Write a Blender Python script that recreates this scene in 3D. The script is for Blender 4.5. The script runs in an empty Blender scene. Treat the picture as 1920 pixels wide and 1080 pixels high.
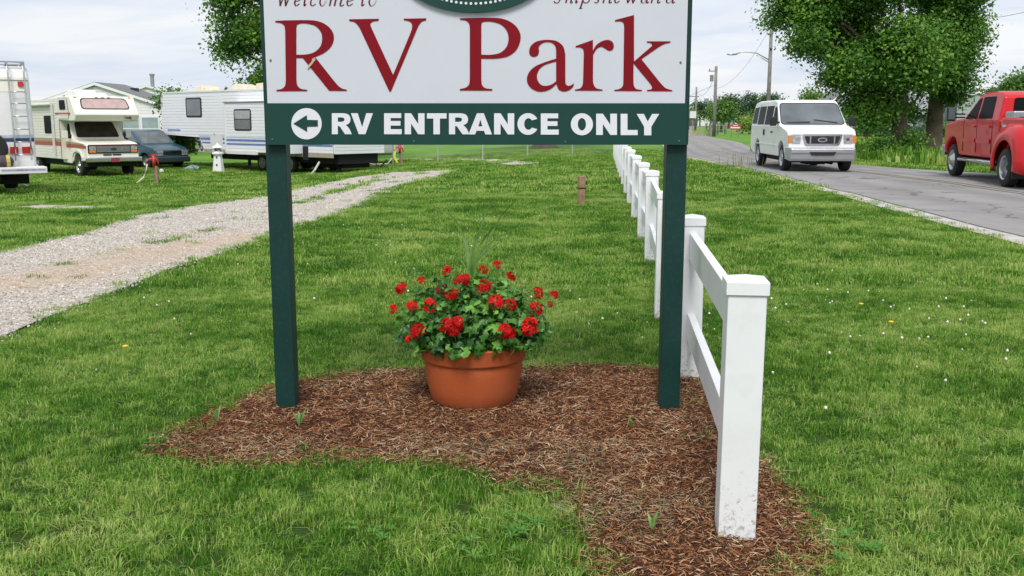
import bpy, math, random
import numpy as np
from mathutils import Vector, Matrix, noise as mnoise
R = math.radians
random.seed(7); rng = np.random.default_rng(7)
scene = bpy.context.scene
COL = scene.collection

# ---------------------------------------------------------------- camera
CAM_H, PITCH, FPX = 1.43, R(9.58), 1866.7
cam = bpy.data.cameras.new('camera'); cam.lens = 35; cam.sensor_width = 36
cam.clip_start = 0.05; cam.clip_end = 3000
camo = bpy.data.objects.new('camera', cam); COL.objects.link(camo)
camo.location = (0, 0, CAM_H); camo.rotation_euler = (math.pi/2 - PITCH, 0, 0)
scene.camera = camo

# ---------------------------------------------------------------- sky, sun, exposure
SUN_EL, SUN_AZ = 54.0, -6.0          # azimuth measured from +Y towards +X is where the light comes from
w = bpy.data.worlds.new('World'); scene.world = w; w.use_nodes = True
nt = w.node_tree; nt.nodes.clear()
wo = nt.nodes.new('ShaderNodeOutputWorld'); bg = nt.nodes.new('ShaderNodeBackground')
sky = nt.nodes.new('ShaderNodeTexSky'); sky.sky_type = 'NISHITA'; sky.sun_disc = False
sky.sun_elevation = R(SUN_EL); sky.sun_rotation = R(SUN_AZ + 60)
tc = nt.nodes.new('ShaderNodeTexCoord'); mp = nt.nodes.new('ShaderNodeMapping')
mp.inputs['Scale'].default_value = (1.6, 1.6, 13.0)
nz = nt.nodes.new('ShaderNodeTexNoise'); nz.inputs['Scale'].default_value = 2.1
nz.inputs['Detail'].default_value = 5; nz.inputs['Roughness'].default_value = .55; nz.inputs['Distortion'].default_value = .4
cr = nt.nodes.new('ShaderNodeValToRGB')
cr.color_ramp.elements[0].position = .36; cr.color_ramp.elements[0].color = (6.4, 7.2, 8.6, 1)
cr.color_ramp.elements[1].position = .58; cr.color_ramp.elements[1].color = (8.8, 9.0, 9.3, 1)
mx = nt.nodes.new('ShaderNodeMix'); mx.data_type = 'RGBA'; mx.inputs[0].default_value = .9
L = nt.links.new
L(tc.outputs['Generated'], mp.inputs[0]); L(mp.outputs[0], nz.inputs['Vector']); L(nz.outputs['Fac'], cr.inputs[0])
L(sky.outputs[0], mx.inputs[6]); L(cr.outputs[0], mx.inputs[7]); L(mx.outputs[2], bg.inputs[0])
bg.inputs[1].default_value = 0.098
L(bg.outputs[0], wo.inputs[0])
sun = bpy.data.lights.new('sun', 'SUN'); sun.energy = 2.9; sun.angle = R(22); sun.color = (1, .96, .9)
so = bpy.data.objects.new('sun', sun); COL.objects.link(so)
az, el = R(SUN_AZ), R(SUN_EL)
sd = Vector((math.sin(az)*math.cos(el), -math.cos(az)*math.cos(el), math.sin(el)))   # from the right, slightly behind the camera
so.rotation_euler = sd.to_track_quat('Z', 'Y').to_euler(); so.location = (0, 0, 30)
scene.view_settings.view_transform = 'Standard'; scene.view_settings.look = 'None'
scene.view_settings.exposure = 0.16; scene.view_settings.gamma = 1.0
scene.view_settings.use_curve_mapping = False
try:
    scene.cycles.max_bounces = 6; scene.cycles.transparent_max_bounces = 6
except Exception: pass

# ---------------------------------------------------------------- geometry of the photograph
def ss(t): t = np.clip(t, 0, 1); return t*t*(3-2*t)
def gz(x, y):
    x = np.asarray(x, float); y = np.asarray(y, float)
    return -0.62*ss((y-12)/22.)*ss((2.5-x)/11.5) + 0.012*np.sin(x*.9+1)*np.cos(y*.7) + .008*np.sin(x*2.1)*np.sin(y*1.7+.5)
def G(x, y): return float(gz(x, y))
def ray(px, py):
    u, v = (px-960)/FPX, (540-py)/FPX
    return Vector((u, math.cos(PITCH)+v*math.sin(PITCH), -math.sin(PITCH)+v*math.cos(PITCH)))
def hit(px, py):                                   # a point of the ground
    d = ray(px, py); t = 1.0
    lo, hi = .5, 3000.
    for _ in range(60):
        t = (lo*hi)**.5
        if CAM_H + d.z*t > G(d.x*t, d.y*t): lo = t
        else: hi = t
    return (d.x*t, d.y*t)
def atY(px, py, Y):
    d = ray(px, py); t = Y/d.y
    return Vector((d.x*t, Y, CAM_H + d.z*t))
def onground(px, Y):                               # ground point in image column px at distance Y
    x = 0
    for _ in range(4):
        zc = Y*math.cos(PITCH) + (CAM_H - G(x, Y))*math.sin(PITCH); x = (px-960)/FPX*zc
    return x, Y, G(x, Y)

# ---------------------------------------------------------------- materials
MATS = {}
def newmat(name):
    m = bpy.data.materials.new(name); m.use_nodes = True; n = m.node_tree
    b = n.nodes['Principled BSDF']; return m, n, b
def mat(name, col, rough=.6, metal=0, var=.12, vs=6., bump=0., bs=40., spec=.5, coat=0., dirt=None, ds=3., coords='Object', dirt_amt=.5):
    if name in MATS: return MATS[name]
    m, n, b = newmat(name); l = n.links.new
    b.inputs['Roughness'].default_value = rough; b.inputs['Metallic'].default_value = metal
    b.inputs['Specular IOR Level'].default_value = spec; b.inputs['Coat Weight'].default_value = coat
    t = n.nodes.new('ShaderNodeTexCoord')
    N = n.nodes.new('ShaderNodeTexNoise'); N.inputs['Scale'].default_value = vs; N.inputs['Detail'].default_value = 5
    l(t.outputs[coords], N.inputs['Vector'])
    r = n.nodes.new('ShaderNodeMapRange'); r.inputs[3].default_value = 1-var; r.inputs[4].default_value = 1+var
    r.inputs[1].default_value = .3; r.inputs[2].default_value = .7
    l(N.outputs['Fac'], r.inputs[0])
    x = n.nodes.new('ShaderNodeVectorMath'); x.operation = 'SCALE'; x.inputs[0].default_value = col[:3]
    l(r.outputs[0], x.inputs['Scale']); out = x.outputs[0]
    if dirt:
        D = n.nodes.new('ShaderNodeTexNoise'); D.inputs['Scale'].default_value = ds; D.inputs['Detail'].default_value = 8; D.inputs['Roughness'].default_value = .7
        l(t.outputs[coords], D.inputs['Vector'])
        q = n.nodes.new('ShaderNodeMapRange'); q.inputs[1].default_value = .5; q.inputs[2].default_value = .75; q.inputs[4].default_value = dirt_amt
        l(D.outputs['Fac'], q.inputs[0])
        k = n.nodes.new('ShaderNodeMix'); k.data_type = 'RGBA'; l(q.outputs[0], k.inputs[0]); l(out, k.inputs[6]); k.inputs[7].default_value = (*dirt, 1)
        out = k.outputs[2]
    l(out, b.inputs['Base Color'])
    if bump:
        B = n.nodes.new('ShaderNodeBump'); B.inputs['Strength'].default_value = bump; B.inputs['Distance'].default_value = .01
        K = n.nodes.new('ShaderNodeTexNoise'); K.inputs['Scale'].default_value = bs; K.inputs['Detail'].default_value = 4
        l(t.outputs[coords], K.inputs['Vector']); l(K.outputs['Fac'], B.inputs['Height']); l(B.outputs[0], b.inputs['Normal'])
    MATS[name] = m; return m
def leafmat(name, c1, c2, c3, scale=.6, rand=True, trans=.3, rough=.5, attr=None, spec=.35, blade=0):
    if name in MATS: return MATS[name]
    m, n, b = newmat(name); l = n.links.new
    g = n.nodes.new('ShaderNodeNewGeometry')
    N = n.nodes.new('ShaderNodeTexNoise'); N.inputs['Scale'].default_value = scale; N.inputs['Detail'].default_value = 4; N.inputs['Roughness'].default_value = .6
    l(g.outputs['Position'], N.inputs['Vector']); fac = N.outputs['Fac']
    if blade:                                        # broader patches of the lawn
        N2 = n.nodes.new('ShaderNodeTexNoise'); N2.inputs['Scale'].default_value = .33; N2.inputs['Detail'].default_value = 3; l(g.outputs['Position'], N2.inputs['Vector'])
        mz = n.nodes.new('ShaderNodeMath'); mz.operation = 'MULTIPLY_ADD'; l(N2.outputs['Fac'], mz.inputs[0]); mz.inputs[1].default_value = .4; l(fac, mz.inputs[2])
        m2_ = n.nodes.new('ShaderNodeMath'); m2_.operation = 'SUBTRACT'; l(mz.outputs[0], m2_.inputs[0]); m2_.inputs[1].default_value = .2; fac = m2_.outputs[0]
    if attr:
        a = n.nodes.new('ShaderNodeAttribute'); a.attribute_name = attr; rv = a.outputs['Fac']
    else:
        o = n.nodes.new('ShaderNodeObjectInfo'); rv = o.outputs['Random']
    q = n.nodes.new('ShaderNodeMath'); q.operation = 'MULTIPLY_ADD'; l(rv, q.inputs[0]); q.inputs[1].default_value = .34; l(fac, q.inputs[2])
    s = n.nodes.new('ShaderNodeMath'); s.operation = 'SUBTRACT'; l(q.outputs[0], s.inputs[0]); s.inputs[1].default_value = .17
    c = n.nodes.new('ShaderNodeValToRGB'); e = c.color_ramp.elements
    e[0].position = .3; e[0].color = (*c1, 1); e[1].position = .72; e[1].color = (*c3, 1)
    k = e.new(.5); k.color = (*c2, 1)
    if blade:
        ab = n.nodes.new('ShaderNodeAttribute'); ab.attribute_name = 'rnd'; bm_ = n.nodes.new('ShaderNodeMath'); bm_.operation = 'MULTIPLY_ADD'
        l(ab.outputs['Fac'], bm_.inputs[0]); bm_.inputs[1].default_value = blade; l(s.outputs[0], bm_.inputs[2])
        s = n.nodes.new('ShaderNodeMath'); s.operation = 'SUBTRACT'; l(bm_.outputs[0], s.inputs[0]); s.inputs[1].default_value = blade*.5
    l(s.outputs[0], c.inputs[0]); l(c.outputs[0], b.inputs['Base Color'])
    b.inputs['Roughness'].default_value = rough; b.inputs['Specular IOR Level'].default_value = spec
    T = n.nodes.new('ShaderNodeBsdfTranslucent'); M = n.nodes.new('ShaderNodeMixShader'); M.inputs[0].default_value = trans
    hs = n.nodes.new('ShaderNodeHueSaturation'); hs.inputs['Value'].default_value = 1.5; l(c.outputs[0], hs.inputs['Color']); l(hs.outputs[0], T.inputs[0])
    l(b.outputs[0], M.inputs[1]); l(T.outputs[0], M.inputs[2]); l(M.outputs[0], n.nodes['Material Output'].inputs[0])
    MATS[name] = m; return m

# ---------------------------------------------------------------- mesh builder
class MB:
    def __init__(s): s.v = []; s.f = []
    def add(s, vs, fs):
        o = len(s.v); s.v += [tuple(p) for p in vs]; s.f += [tuple(i+o for i in q) for q in fs]; return s
    def box(s, c, d, M=None):
        x, y, z = (k/2 for k in d)
        vs = [Vector((i*x, j*y, k*z)) for i in (-1, 1) for j in (-1, 1) for k in (-1, 1)]
        if M is not None: vs = [M @ v for v in vs]
        vs = [v + Vector(c) for v in vs]
        return s.add(vs, [(0,1,3,2), (4,6,7,5), (0,4,5,1), (2,3,7,6), (0,2,6,4), (1,5,7,3)])
    def box2(s, a, b): return s.box([(i+j)/2 for i, j in zip(a, b)], [abs(j-i) for i, j in zip(a, b)])
    def tube(s, pts, r, n=8, cap=True):
        pts = [Vector(p) for p in pts]; m = len(pts); rs = r if isinstance(r, (list, tuple)) else [r]*m
        up = Vector((0, 0, 1)); vs = []
        for i, p in enumerate(pts):
            t = (pts[min(i+1, m-1)] - pts[max(i-1, 0)]).normalized()
            a = t.cross(up if abs(t.z) < .9 else Vector((0, 1, 0))).normalized(); b = t.cross(a)
            for k in range(n):
                q = 2*math.pi*k/n; vs.append(p + (a*math.cos(q) + b*math.sin(q))*rs[i])
        fs = [(i*n+k, i*n+(k+1) % n, (i+1)*n+(k+1) % n, (i+1)*n+k) for i in range(m-1) for k in range(n)]
        if cap: fs += [tuple(range(n))[::-1], tuple((m-1)*n+k for k in range(n))]
        return s.add(vs, fs)
    def lathe(s, prof, n=24, M=None, cap=True):          # prof: (r, z)
        vs = [Vector((r*math.cos(2*math.pi*k/n), r*math.sin(2*math.pi*k/n), z)) for r, z in prof for k in range(n)]
        if M is not None: vs = [M @ v for v in vs]
        m = len(prof); fs = [(i*n+k, i*n+(k+1) % n, (i+1)*n+(k+1) % n, (i+1)*n+k) for i in range(m-1) for k in range(n)]
        if cap: fs += [tuple(range(n))[::-1], tuple((m-1)*n+k for k in range(n))]
        return s.add(vs, fs)
    def prism(s, poly, f0, f1):                           # poly of 2D points, mapped by f0 and f1
        n = len(poly); vs = [f0(*p) for p in poly] + [f1(*p) for p in poly]
        return s.add(vs, [tuple(range(n)), tuple(range(2*n-1, n-1, -1))] + [(i, i+n, (i+1) % n+n, (i+1) % n) for i in range(n)])
def me(mb, name, smooth=False):
    m = bpy.data.meshes.new(name); m.from_pydata(mb.v, [], mb.f)
    m.validate(); 
    if smooth: m.shade_smooth()
    m.update(); return m
def fixn(m):
    import bmesh
    b = bmesh.new(); b.from_mesh(m); bmesh.ops.recalc_face_normals(b, faces=b.faces); b.to_mesh(m); b.free()
def obj(name, mb, m=None, parent=None, bevel=0, smooth=False, seg=2, loc=None, sharp=None, fix=True):
    me_ = me(mb, name, smooth) if isinstance(mb, MB) else mb
    if isinstance(mb, MB) and fix: fixn(me_)
    if sharp: me_.shade_smooth(); me_.set_sharp_from_angle(angle=R(sharp))
    if m and not me_.materials: me_.materials.append(m)
    o = bpy.data.objects.new(name, me_); COL.objects.link(o)
    if parent: o.parent = parent
    if loc is not None: o.location = loc
    if bevel:
        b = o.modifiers.new('bevel', 'BEVEL'); b.width = bevel; b.segments = seg; b.limit_method = 'ANGLE'; b.angle_limit = R(28)
        me_.shade_smooth(); b.harden_normals = True
    return o
def thing(name, label, cat, loc=(0,0,0), rz=0, group=None, scale=1):
    o = bpy.data.objects.new(name, None); o.empty_display_size = .2; COL.objects.link(o)
    o.location = loc; o.rotation_euler = (0, 0, rz); o.scale = (scale,)*3
    return tag(o, label, cat, group)
def tag(o, label, cat=None, group=None):
    o['label'] = label
    if cat: o['category'] = cat
    if group: o['group'] = group
    return o
def kind(o, k, label=None):
    o['kind'] = k
    if label: o['label'] = label
    return o
def dup(root, loc, rz, label, scale=None):
    r = root.copy(); COL.objects.link(r); r.location = loc; r.rotation_euler = (0, 0, rz); r['label'] = label
    if scale: r.scale = (scale,)*3
    for ch in list(root.children):
        c = ch.copy(); COL.objects.link(c); c.parent = r
        for g in ch.children:
            d = g.copy(); COL.objects.link(d); d.parent = c
    return r

# signed distance (negative inside) of points to a polygon, and distance to a polyline
def segd(P, a, b):
    ab = b-a; t = np.clip(((P-a)@ab)/max(ab@ab, 1e-9), 0, 1); return np.hypot(*(P-(a+t[:, None]*ab)).T)
def sdf(P, poly):
    poly = np.array(poly, float); n = len(poly); d = np.full(len(P), 1e9); ins = np.zeros(len(P), bool)
    for i in range(n):
        a, b = poly[i], poly[(i+1) % n]; d = np.minimum(d, segd(P, a, b))
        c = ((a[1] > P[:, 1]) != (b[1] > P[:, 1]))
        with np.errstate(divide='ignore', invalid='ignore'):
            xx = (b[0]-a[0])*(P[:, 1]-a[1])/(b[1]-a[1]) + a[0]
        ins ^= c & (P[:, 0] < xx)
    return np.where(ins, -d, d)
def pld(P, line):
    d = np.full(len(P), 1e9)
    for a, b in zip(line[:-1], line[1:]): d = np.minimum(d, segd(P, np.array(a, float), np.array(b, float)))
    return d
def wob(P, s, seed=0):                                   # cheap smooth noise, -1..1
    x, y = P[:, 0]*s+seed*1.7, P[:, 1]*s-seed*.9
    return (np.sin(x*1.3+np.sin(y*1.1+seed))+np.sin(y*1.7+1.3*np.sin(x*.9))+np.sin((x+y)*2.3+seed)*.6+np.sin((x-y)*3.1)*.5)/3.1
def gridmesh(name, X, Y, Z, m, attrs=None, smooth=True):
    ny, nx = X.shape
    v = np.stack([X, Y, Z], -1).reshape(-1, 3)
    i = np.arange(ny-1)[:, None]*nx + np.arange(nx-1)[None]
    f = np.stack([i, i+1, i+nx+1, i+nx], -1).reshape(-1, 4)
    M = bpy.data.meshes.new(name); M.vertices.add(len(v)); M.vertices.foreach_set('co', v.ravel())
    M.loops.add(f.size); M.loops.foreach_set('vertex_index', f.ravel().astype(np.int32))
    M.polygons.add(len(f)); M.polygons.foreach_set('loop_start', np.arange(0, f.size, 4, dtype=np.int32))
    for k, a in (attrs or {}).items():
        at = M.attributes.new(k, 'FLOAT', 'POINT'); at.data.foreach_set('value', np.asarray(a, float).ravel())
    M.update(calc_edges=True)
    if smooth: M.shade_smooth()
    M.materials.append(m); return M
def quadmesh(name, V, m, nper=4, rnd=None):              # V: (k, nper, 3) separate faces
    k = len(V); M = bpy.data.meshes.new(name); M.vertices.add(k*nper); M.vertices.foreach_set('co', np.ascontiguousarray(V, dtype=np.float32).ravel())
    M.loops.add(k*nper); M.loops.foreach_set('vertex_index', np.arange(k*nper, dtype=np.int32))
    M.polygons.add(k); M.polygons.foreach_set('loop_start', np.arange(0, k*nper, nper, dtype=np.int32))
    if rnd is not None:
        at = M.attributes.new('rnd', 'FLOAT', 'FACE'); at.data.foreach_set('value', rnd.astype(np.float32))
    M.update(calc_edges=True); M.materials.append(m); return M

# geometry-node scatter: mesh points carrying rot / scl / idx, instances taken from a collection
def scatter(name, P, rot, scl, idx, sources, label):
    src = bpy.data.collections.new(name + '_source')
    for i, (m_, mt) in enumerate(sources):
        o = bpy.data.objects.new(f'{name}_piece_{chr(97+i)}', m_); src.objects.link(o)
        if mt and not m_.materials: m_.materials.append(mt)
    M = bpy.data.meshes.new(name); M.vertices.add(len(P)); M.vertices.foreach_set('co', np.asarray(P, np.float32).ravel())
    a = M.attributes.new('rot', 'FLOAT_VECTOR', 'POINT'); a.data.foreach_set('vector', np.asarray(rot, np.float32).ravel())
    a = M.attributes.new('scl', 'FLOAT_VECTOR', 'POINT'); a.data.foreach_set('vector', np.asarray(scl, np.float32).ravel())
    a = M.attributes.new('idx', 'INT', 'POINT'); a.data.foreach_set('value', np.asarray(idx, np.int32))
    o = bpy.data.objects.new(name, M); COL.objects.link(o); kind(o, 'stuff', label)
    g = bpy.data.node_groups.new(name + '_nodes', 'GeometryNodeTree')
    g.interface.new_socket('Geometry', in_out='INPUT', socket_type='NodeSocketGeometry')
    g.interface.new_socket('Geometry', in_out='OUTPUT', socket_type='NodeSocketGeometry')
    N = g.nodes.new; l = g.links.new
    i_, o_ = N('NodeGroupInput'), N('NodeGroupOutput')
    ip = N('GeometryNodeInstanceOnPoints'); ci = N('GeometryNodeCollectionInfo'); ci.inputs[0].default_value = src
    ci.inputs['Separate Children'].default_value = True; ci.inputs['Reset Children'].default_value = True
    def na(nm, t):
        q = N('GeometryNodeInputNamedAttribute'); q.data_type = t; q.inputs[0].default_value = nm; return q.outputs[0]
    l(i_.outputs[0], ip.inputs['Points']); l(ci.outputs[0], ip.inputs['Instance']); ip.inputs['Pick Instance'].default_value = True
    l(na('idx', 'INT'), ip.inputs['Instance Index']); l(na('scl', 'FLOAT_VECTOR'), ip.inputs['Scale'])
    er = N('FunctionNodeEulerToRotation'); l(na('rot', 'FLOAT_VECTOR'), er.inputs[0]); l(er.outputs[0], ip.inputs['Rotation'])
    l(ip.outputs[0], o_.inputs[0])
    md = o.modifiers.new('scatter', 'NODES'); md.node_group = g
    return o
# ================================================================ GROUND
px = lambda *L_: [hit(*p) for p in L_]
mulch_poly = px((300,852),(345,810),(400,782),(450,758),(515,732),(600,716),(650,703),(720,699),(800,701),(900,700),(990,696),(1100,690),(1180,692),(1240,697),(1300,706),(1335,740),(1375,830),(1430,880),(1470,930),(1500,985),(1535,1030),(1520,1060),(1480,1095),(1400,1130),(1150,1130),(1125,1070),(1120,1010),(1085,950),(1040,925),(960,905),(880,880),(800,868),(650,864),(540,872),(430,872),(360,862))
lane_near = px((-120,680),(7,633),(74,602),(148,574),(259,530),(333,500),(407,478),(481,455),(552,428),(636,402),(709,369),(792,340),(862,321))
lane_far = px((-120,500),(0,475),(90,455),(185,431),(240,408),(300,398),(389,383),(450,376),(500,367),(552,355),(640,337),(740,323),(850,319.5))
lane_poly = lane_near + lane_far[::-1]
spur_poly = px((740,297.5),(870,298),(946,299.5),(990,303),(1020,306.5),(985,310.5),(898,315),(905,311),(955,305),(900,302.5),(740,300))
patch_poly = px((28,390),(70,385),(130,386),(210,386.5),(215,390),(150,392),(80,394))
dirt_line = px((40,530),(180,500),(330,468),(430,452))
strip_line = px((60,512),(90,504),(240,470),(348,443),(400,432))
strip_line2 = px((545,386),(610,367),(690,343),(760,331),(830,323))
road_left = [(5.9,-6),(6.0,4)] + px((1920,450),(1700,392),(1520,346),(1420,319.5)) + [(7.0,33),(6.6,37),(7.3,45),(9.25,60),(12.2,82),(16,109),(30,190),(60,330)]
road_right = [(13.7,-6),(13.7,8),(13.6,20),(13.5,25),(12.9,27.6),(11.4,29.8),(10.6,33),(11.0,40),(12.1,50),(14.8,66),(16.6,84),(19.6,109),(34,190),(66,330)]
road_poly = road_left + road_right[::-1]

def lin(pts, n):                                   # resample a polyline
    p = np.array(pts, float); s = np.r_[0, np.cumsum(np.hypot(*np.diff(p, axis=0).T))]
    t = np.linspace(0, s[-1], n); return np.c_[np.interp(t, s, p[:, 0]), np.interp(t, s, p[:, 1])]
def smoothline(pts, n, k=3):
    q = lin(pts, n)
    for _ in range(k): q[1:-1] = (q[:-2]+2*q[1:-1]+q[2:])/4
    return q
def sheet(name, A, B, nacross, dz, m, n=200, attrs=None, k=3):
    a, b = smoothline(A, n, k), smoothline(B, n, k); t = np.linspace(0, 1, nacross)[None, :, None]
    Q = a[:, None]*(1-t) + b[:, None]*t; X, Y = Q[..., 0], Q[..., 1]
    M = gridmesh(name, X, Y, gz(X, Y)+dz, m, attrs(X, Y) if attrs else None)
    o = bpy.data.objects.new(name, M); COL.objects.link(o); return o

# lawn soil and far turf
def lawn_material():
    m, n, b = newmat('lawn'); l = n.links.new
    g = n.nodes.new('ShaderNodeNewGeometry')
    def nz_(s, d=5, r=.6):
        q = n.nodes.new('ShaderNodeTexNoise'); q.inputs['Scale'].default_value = s; q.inputs['Detail'].default_value = d; q.inputs['Roughness'].default_value = r
        l(g.outputs['Position'], q.inputs['Vector']); return q.outputs['Fac']
    c = n.nodes.new('ShaderNodeValToRGB'); e = c.color_ramp.elements
    e[0].position = .3; e[0].color = (.05,.14,.014,1); e[1].position = .72; e[1].color = (.26,.33,.085,1)
    k = e.new(.5); k.color = (.11,.245,.030,1)
    mm = n.nodes.new('ShaderNodeMix'); mm.data_type = 'FLOAT'; mm.inputs[0].default_value = .45
    l(nz_(.35), mm.inputs[2]); l(nz_(7, 8, .75), mm.inputs[3]); l(mm.outputs[0], c.inputs[0])
    # soil coloured darker close by so gaps between the blades read dark
    sy = n.nodes.new('ShaderNodeSeparateXYZ'); l(g.outputs['Position'], sy.inputs[0]); ry = n.nodes.new('ShaderNodeMapRange'); ry.interpolation_type = 'SMOOTHSTEP'
    ry.inputs[1].default_value = 22; ry.inputs[2].default_value = 46; l(sy.outputs[1], ry.inputs[0])
    sm = n.nodes.new('ShaderNodeMix'); sm.data_type = 'RGBA'; l(ry.outputs[0], sm.inputs[0]); sm.inputs[6].default_value = (.050,.095,.016,1); l(c.outputs[0], sm.inputs[7])
    l(sm.outputs[2], b.inputs['Base Color']); b.inputs['Roughness'].default_value = .9; b.inputs['Specular IOR Level'].default_value = .15
    B = n.nodes.new('ShaderNodeBump'); B.inputs['Strength'].default_value = .8; B.inputs['Distance'].default_value = .06
    l(nz_(14, 8, .8), B.inputs['Height']); l(B.outputs[0], b.inputs['Normal']); return m
M_lawn = lawn_material()
ux = np.sinh(np.linspace(-5.2, 5.2, 261))*4.4; uy = np.r_[np.linspace(-12, 50, 249)[:-1], 50+np.expm1(np.linspace(0, 6.6, 90))*1.6]
X, Y = np.meshgrid(ux, uy); M = gridmesh('ground', X, Y, gz(X, Y), M_lawn)
o = bpy.data.objects.new('ground', M); COL.objects.link(o); kind(o, 'structure')

# gravel lane
def gravel_material():
    m, n, b = newmat('gravel'); l = n.links.new
    g = n.nodes.new('ShaderNodeNewGeometry')
    v = n.nodes.new('ShaderNodeTexVoronoi'); v.inputs['Scale'].default_value = 38; l(g.outputs['Position'], v.inputs['Vector'])
    c = n.nodes.new('ShaderNodeValToRGB'); e = c.color_ramp.elements
    e[0].position = 0; e[0].color = (.30,.265,.235,1); e[1].position = 1; e[1].color = (.60,.555,.50,1)
    sp = n.nodes.new('ShaderNodeSeparateColor'); l(v.outputs['Color'], sp.inputs[0]); l(sp.outputs[0], c.inputs[0])
    a = n.nodes.new('ShaderNodeAttribute'); a.attribute_name = 'dirt'
    N = n.nodes.new('ShaderNodeTexNoise'); N.inputs['Scale'].default_value = 9; N.inputs['Detail'].default_value = 8; N.inputs['Roughness'].default_value = .75; l(g.outputs['Position'], N.inputs['Vector'])
    q = n.nodes.new('ShaderNodeMath'); q.operation = 'MULTIPLY'; l(a.outputs['Fac'], q.inputs[0]); 
    r = n.nodes.new('ShaderNodeMapRange'); r.inputs[1].default_value = .3; r.inputs[2].default_value = .6; l(N.outputs['Fac'], r.inputs[0]); l(r.outputs[0], q.inputs[1])
    k = n.nodes.new('ShaderNodeMix'); k.data_type = 'RGBA'; l(q.outputs[0], k.inputs[0]); l(c.outputs[0], k.inputs[6]); k.inputs[7].default_value = (.46,.32,.20,1)
    l(k.outputs[2], b.inputs['Base Color']); b.inputs['Roughness'].default_value = .9; b.inputs['Specular IOR Level'].default_value = .2
    B = n.nodes.new('ShaderNodeBump'); B.inputs['Strength'].default_value = .9; B.inputs['Distance'].default_value = .02
    l(v.outputs['Distance'], B.inputs['Height']); B.invert = True; l(B.outputs[0], b.inputs['Normal']); return m
M_gravel = gravel_material()
def dirt_attr(X, Y):
    P = np.c_[X.ravel(), Y.ravel()]
    d = np.clip(1.1 - pld(P, dirt_line)/.75 + .35*wob(P, 2.2), 0, 1)*.8
    d = np.maximum(d, np.clip(.75 - pld(P, strip_line)/.4 + .3*wob(P, 3), 0, 1)*.7)
    return {'dirt': d}
kind(sheet('gravel_lane', lane_near, lane_far, 40, .012, M_gravel, 260, dirt_attr, 1), 'structure')
sp_a = px((740,300.5),(900,303),(955,306),(905,311.5),(898,315.5)); 
kind(sheet('gravel_path', px((740,297.5),(870,298),(946,299.5),(990,303),(1020,306.5)), px((740,300.5),(860,301.5),(900,303),(950,309.5),(1010,309)), 8, .012, M_gravel, 60, dirt_attr, 1), 'structure')
kind(sheet('gravel_patch', px((26,388),(70,385),(130,386),(215,387)), px((28,392),(80,395),(150,393),(217,391)), 6, .012, M_gravel, 30, dirt_attr, 1), 'structure')

# road with its shoulder and worn centre line
def road_tracks(X, Y):
    t = np.linspace(0, 1, X.shape[1])[None]*np.ones(X.shape); return {'track': sum(np.exp(-((t-c)/.055)**2) for c in (.17,.37,.63,.83))}
M_road = mat('asphalt', (.27,.262,.26), .9, var=.12, vs=.9, bump=.5, bs=90, spec=.2, dirt=(.19,.18,.175), ds=.35, dirt_amt=.7)
M_conc = mat('pale_shoulder_grit', (.46,.43,.41), .9, var=.25, vs=9, bump=.5, bs=60, spec=.2, dirt=(.12,.13,.08), ds=4)
M_edge = mat('dark_joint', (.06,.06,.06), .9, var=.3, vs=5)
def offs(line, d):
    p = np.array(line, float); t = np.gradient(p, axis=0); t /= np.hypot(*t.T)[:, None]; return [tuple(q) for q in p + np.c_[t[:, 1], -t[:, 0]]*d]
def offl(line, d, n=160): return [tuple(q) for q in np.array(offs(smoothline(line, n, 6), d))]
def add_tracks(m):
    n = m.node_tree; l = n.links.new; b = n.nodes['Principled BSDF']; src = b.inputs['Base Color'].links[0].from_socket
    a = n.nodes.new('ShaderNodeAttribute'); a.attribute_name = 'track'; q = n.nodes.new('ShaderNodeMath'); q.operation = 'MULTIPLY'; l(a.outputs['Fac'], q.inputs[0]); q.inputs[1].default_value = .38
    k = n.nodes.new('ShaderNodeMix'); k.data_type = 'RGBA'; l(q.outputs[0], k.inputs[0]); l(src, k.inputs[6]); k.inputs[7].default_value = (.15,.142,.14,1)
    g = n.nodes.new('ShaderNodeNewGeometry'); v = n.nodes.new('ShaderNodeTexVoronoi'); v.feature = 'DISTANCE_TO_EDGE'; v.inputs['Scale'].default_value = .42
    N = n.nodes.new('ShaderNodeTexNoise'); N.inputs['Scale'].default_value = 1.2; N.inputs['Detail'].default_value = 6; l(g.outputs['Position'], N.inputs['Vector'])
    vm = n.nodes.new('ShaderNodeVectorMath'); vm.operation = 'MULTIPLY_ADD'; l(N.outputs['Color'], vm.inputs[0]); vm.inputs[1].default_value = (1.6,1.6,0); l(g.outputs['Position'], vm.inputs[2]); l(vm.outputs[0], v.inputs['Vector'])
    r = n.nodes.new('ShaderNodeMapRange'); r.inputs[1].default_value = .0; r.inputs[2].default_value = .014; r.inputs[3].default_value = .8; r.inputs[4].default_value = 0; l(v.outputs['Distance'], r.inputs[0])
    k2 = n.nodes.new('ShaderNodeMix'); k2.data_type = 'RGBA'; l(r.outputs[0], k2.inputs[0]); l(k.outputs[2], k2.inputs[6]); k2.inputs[7].default_value = (.05,.05,.05,1); l(k2.outputs[2], b.inputs['Base Color'])
add_tracks(M_road)
kind(sheet('road', road_left, road_right, 60, .012, M_road, 300, road_tracks, 6), 'structure')
kind(sheet('road_shoulder', offl(road_left, -.34), offl(road_left, .02), 3, .018, M_conc, 300, None, 0), 'structure')
kind(sheet('road_joint', offl(road_left, .02), offl(road_left, .075), 2, .020, M_edge, 300, None, 0), 'structure')
mid = [((a[0]+b[0])/2, (a[1]+b[1])/2) for a, b in zip(lin(road_left, 80), lin(road_right, 80))]
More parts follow.
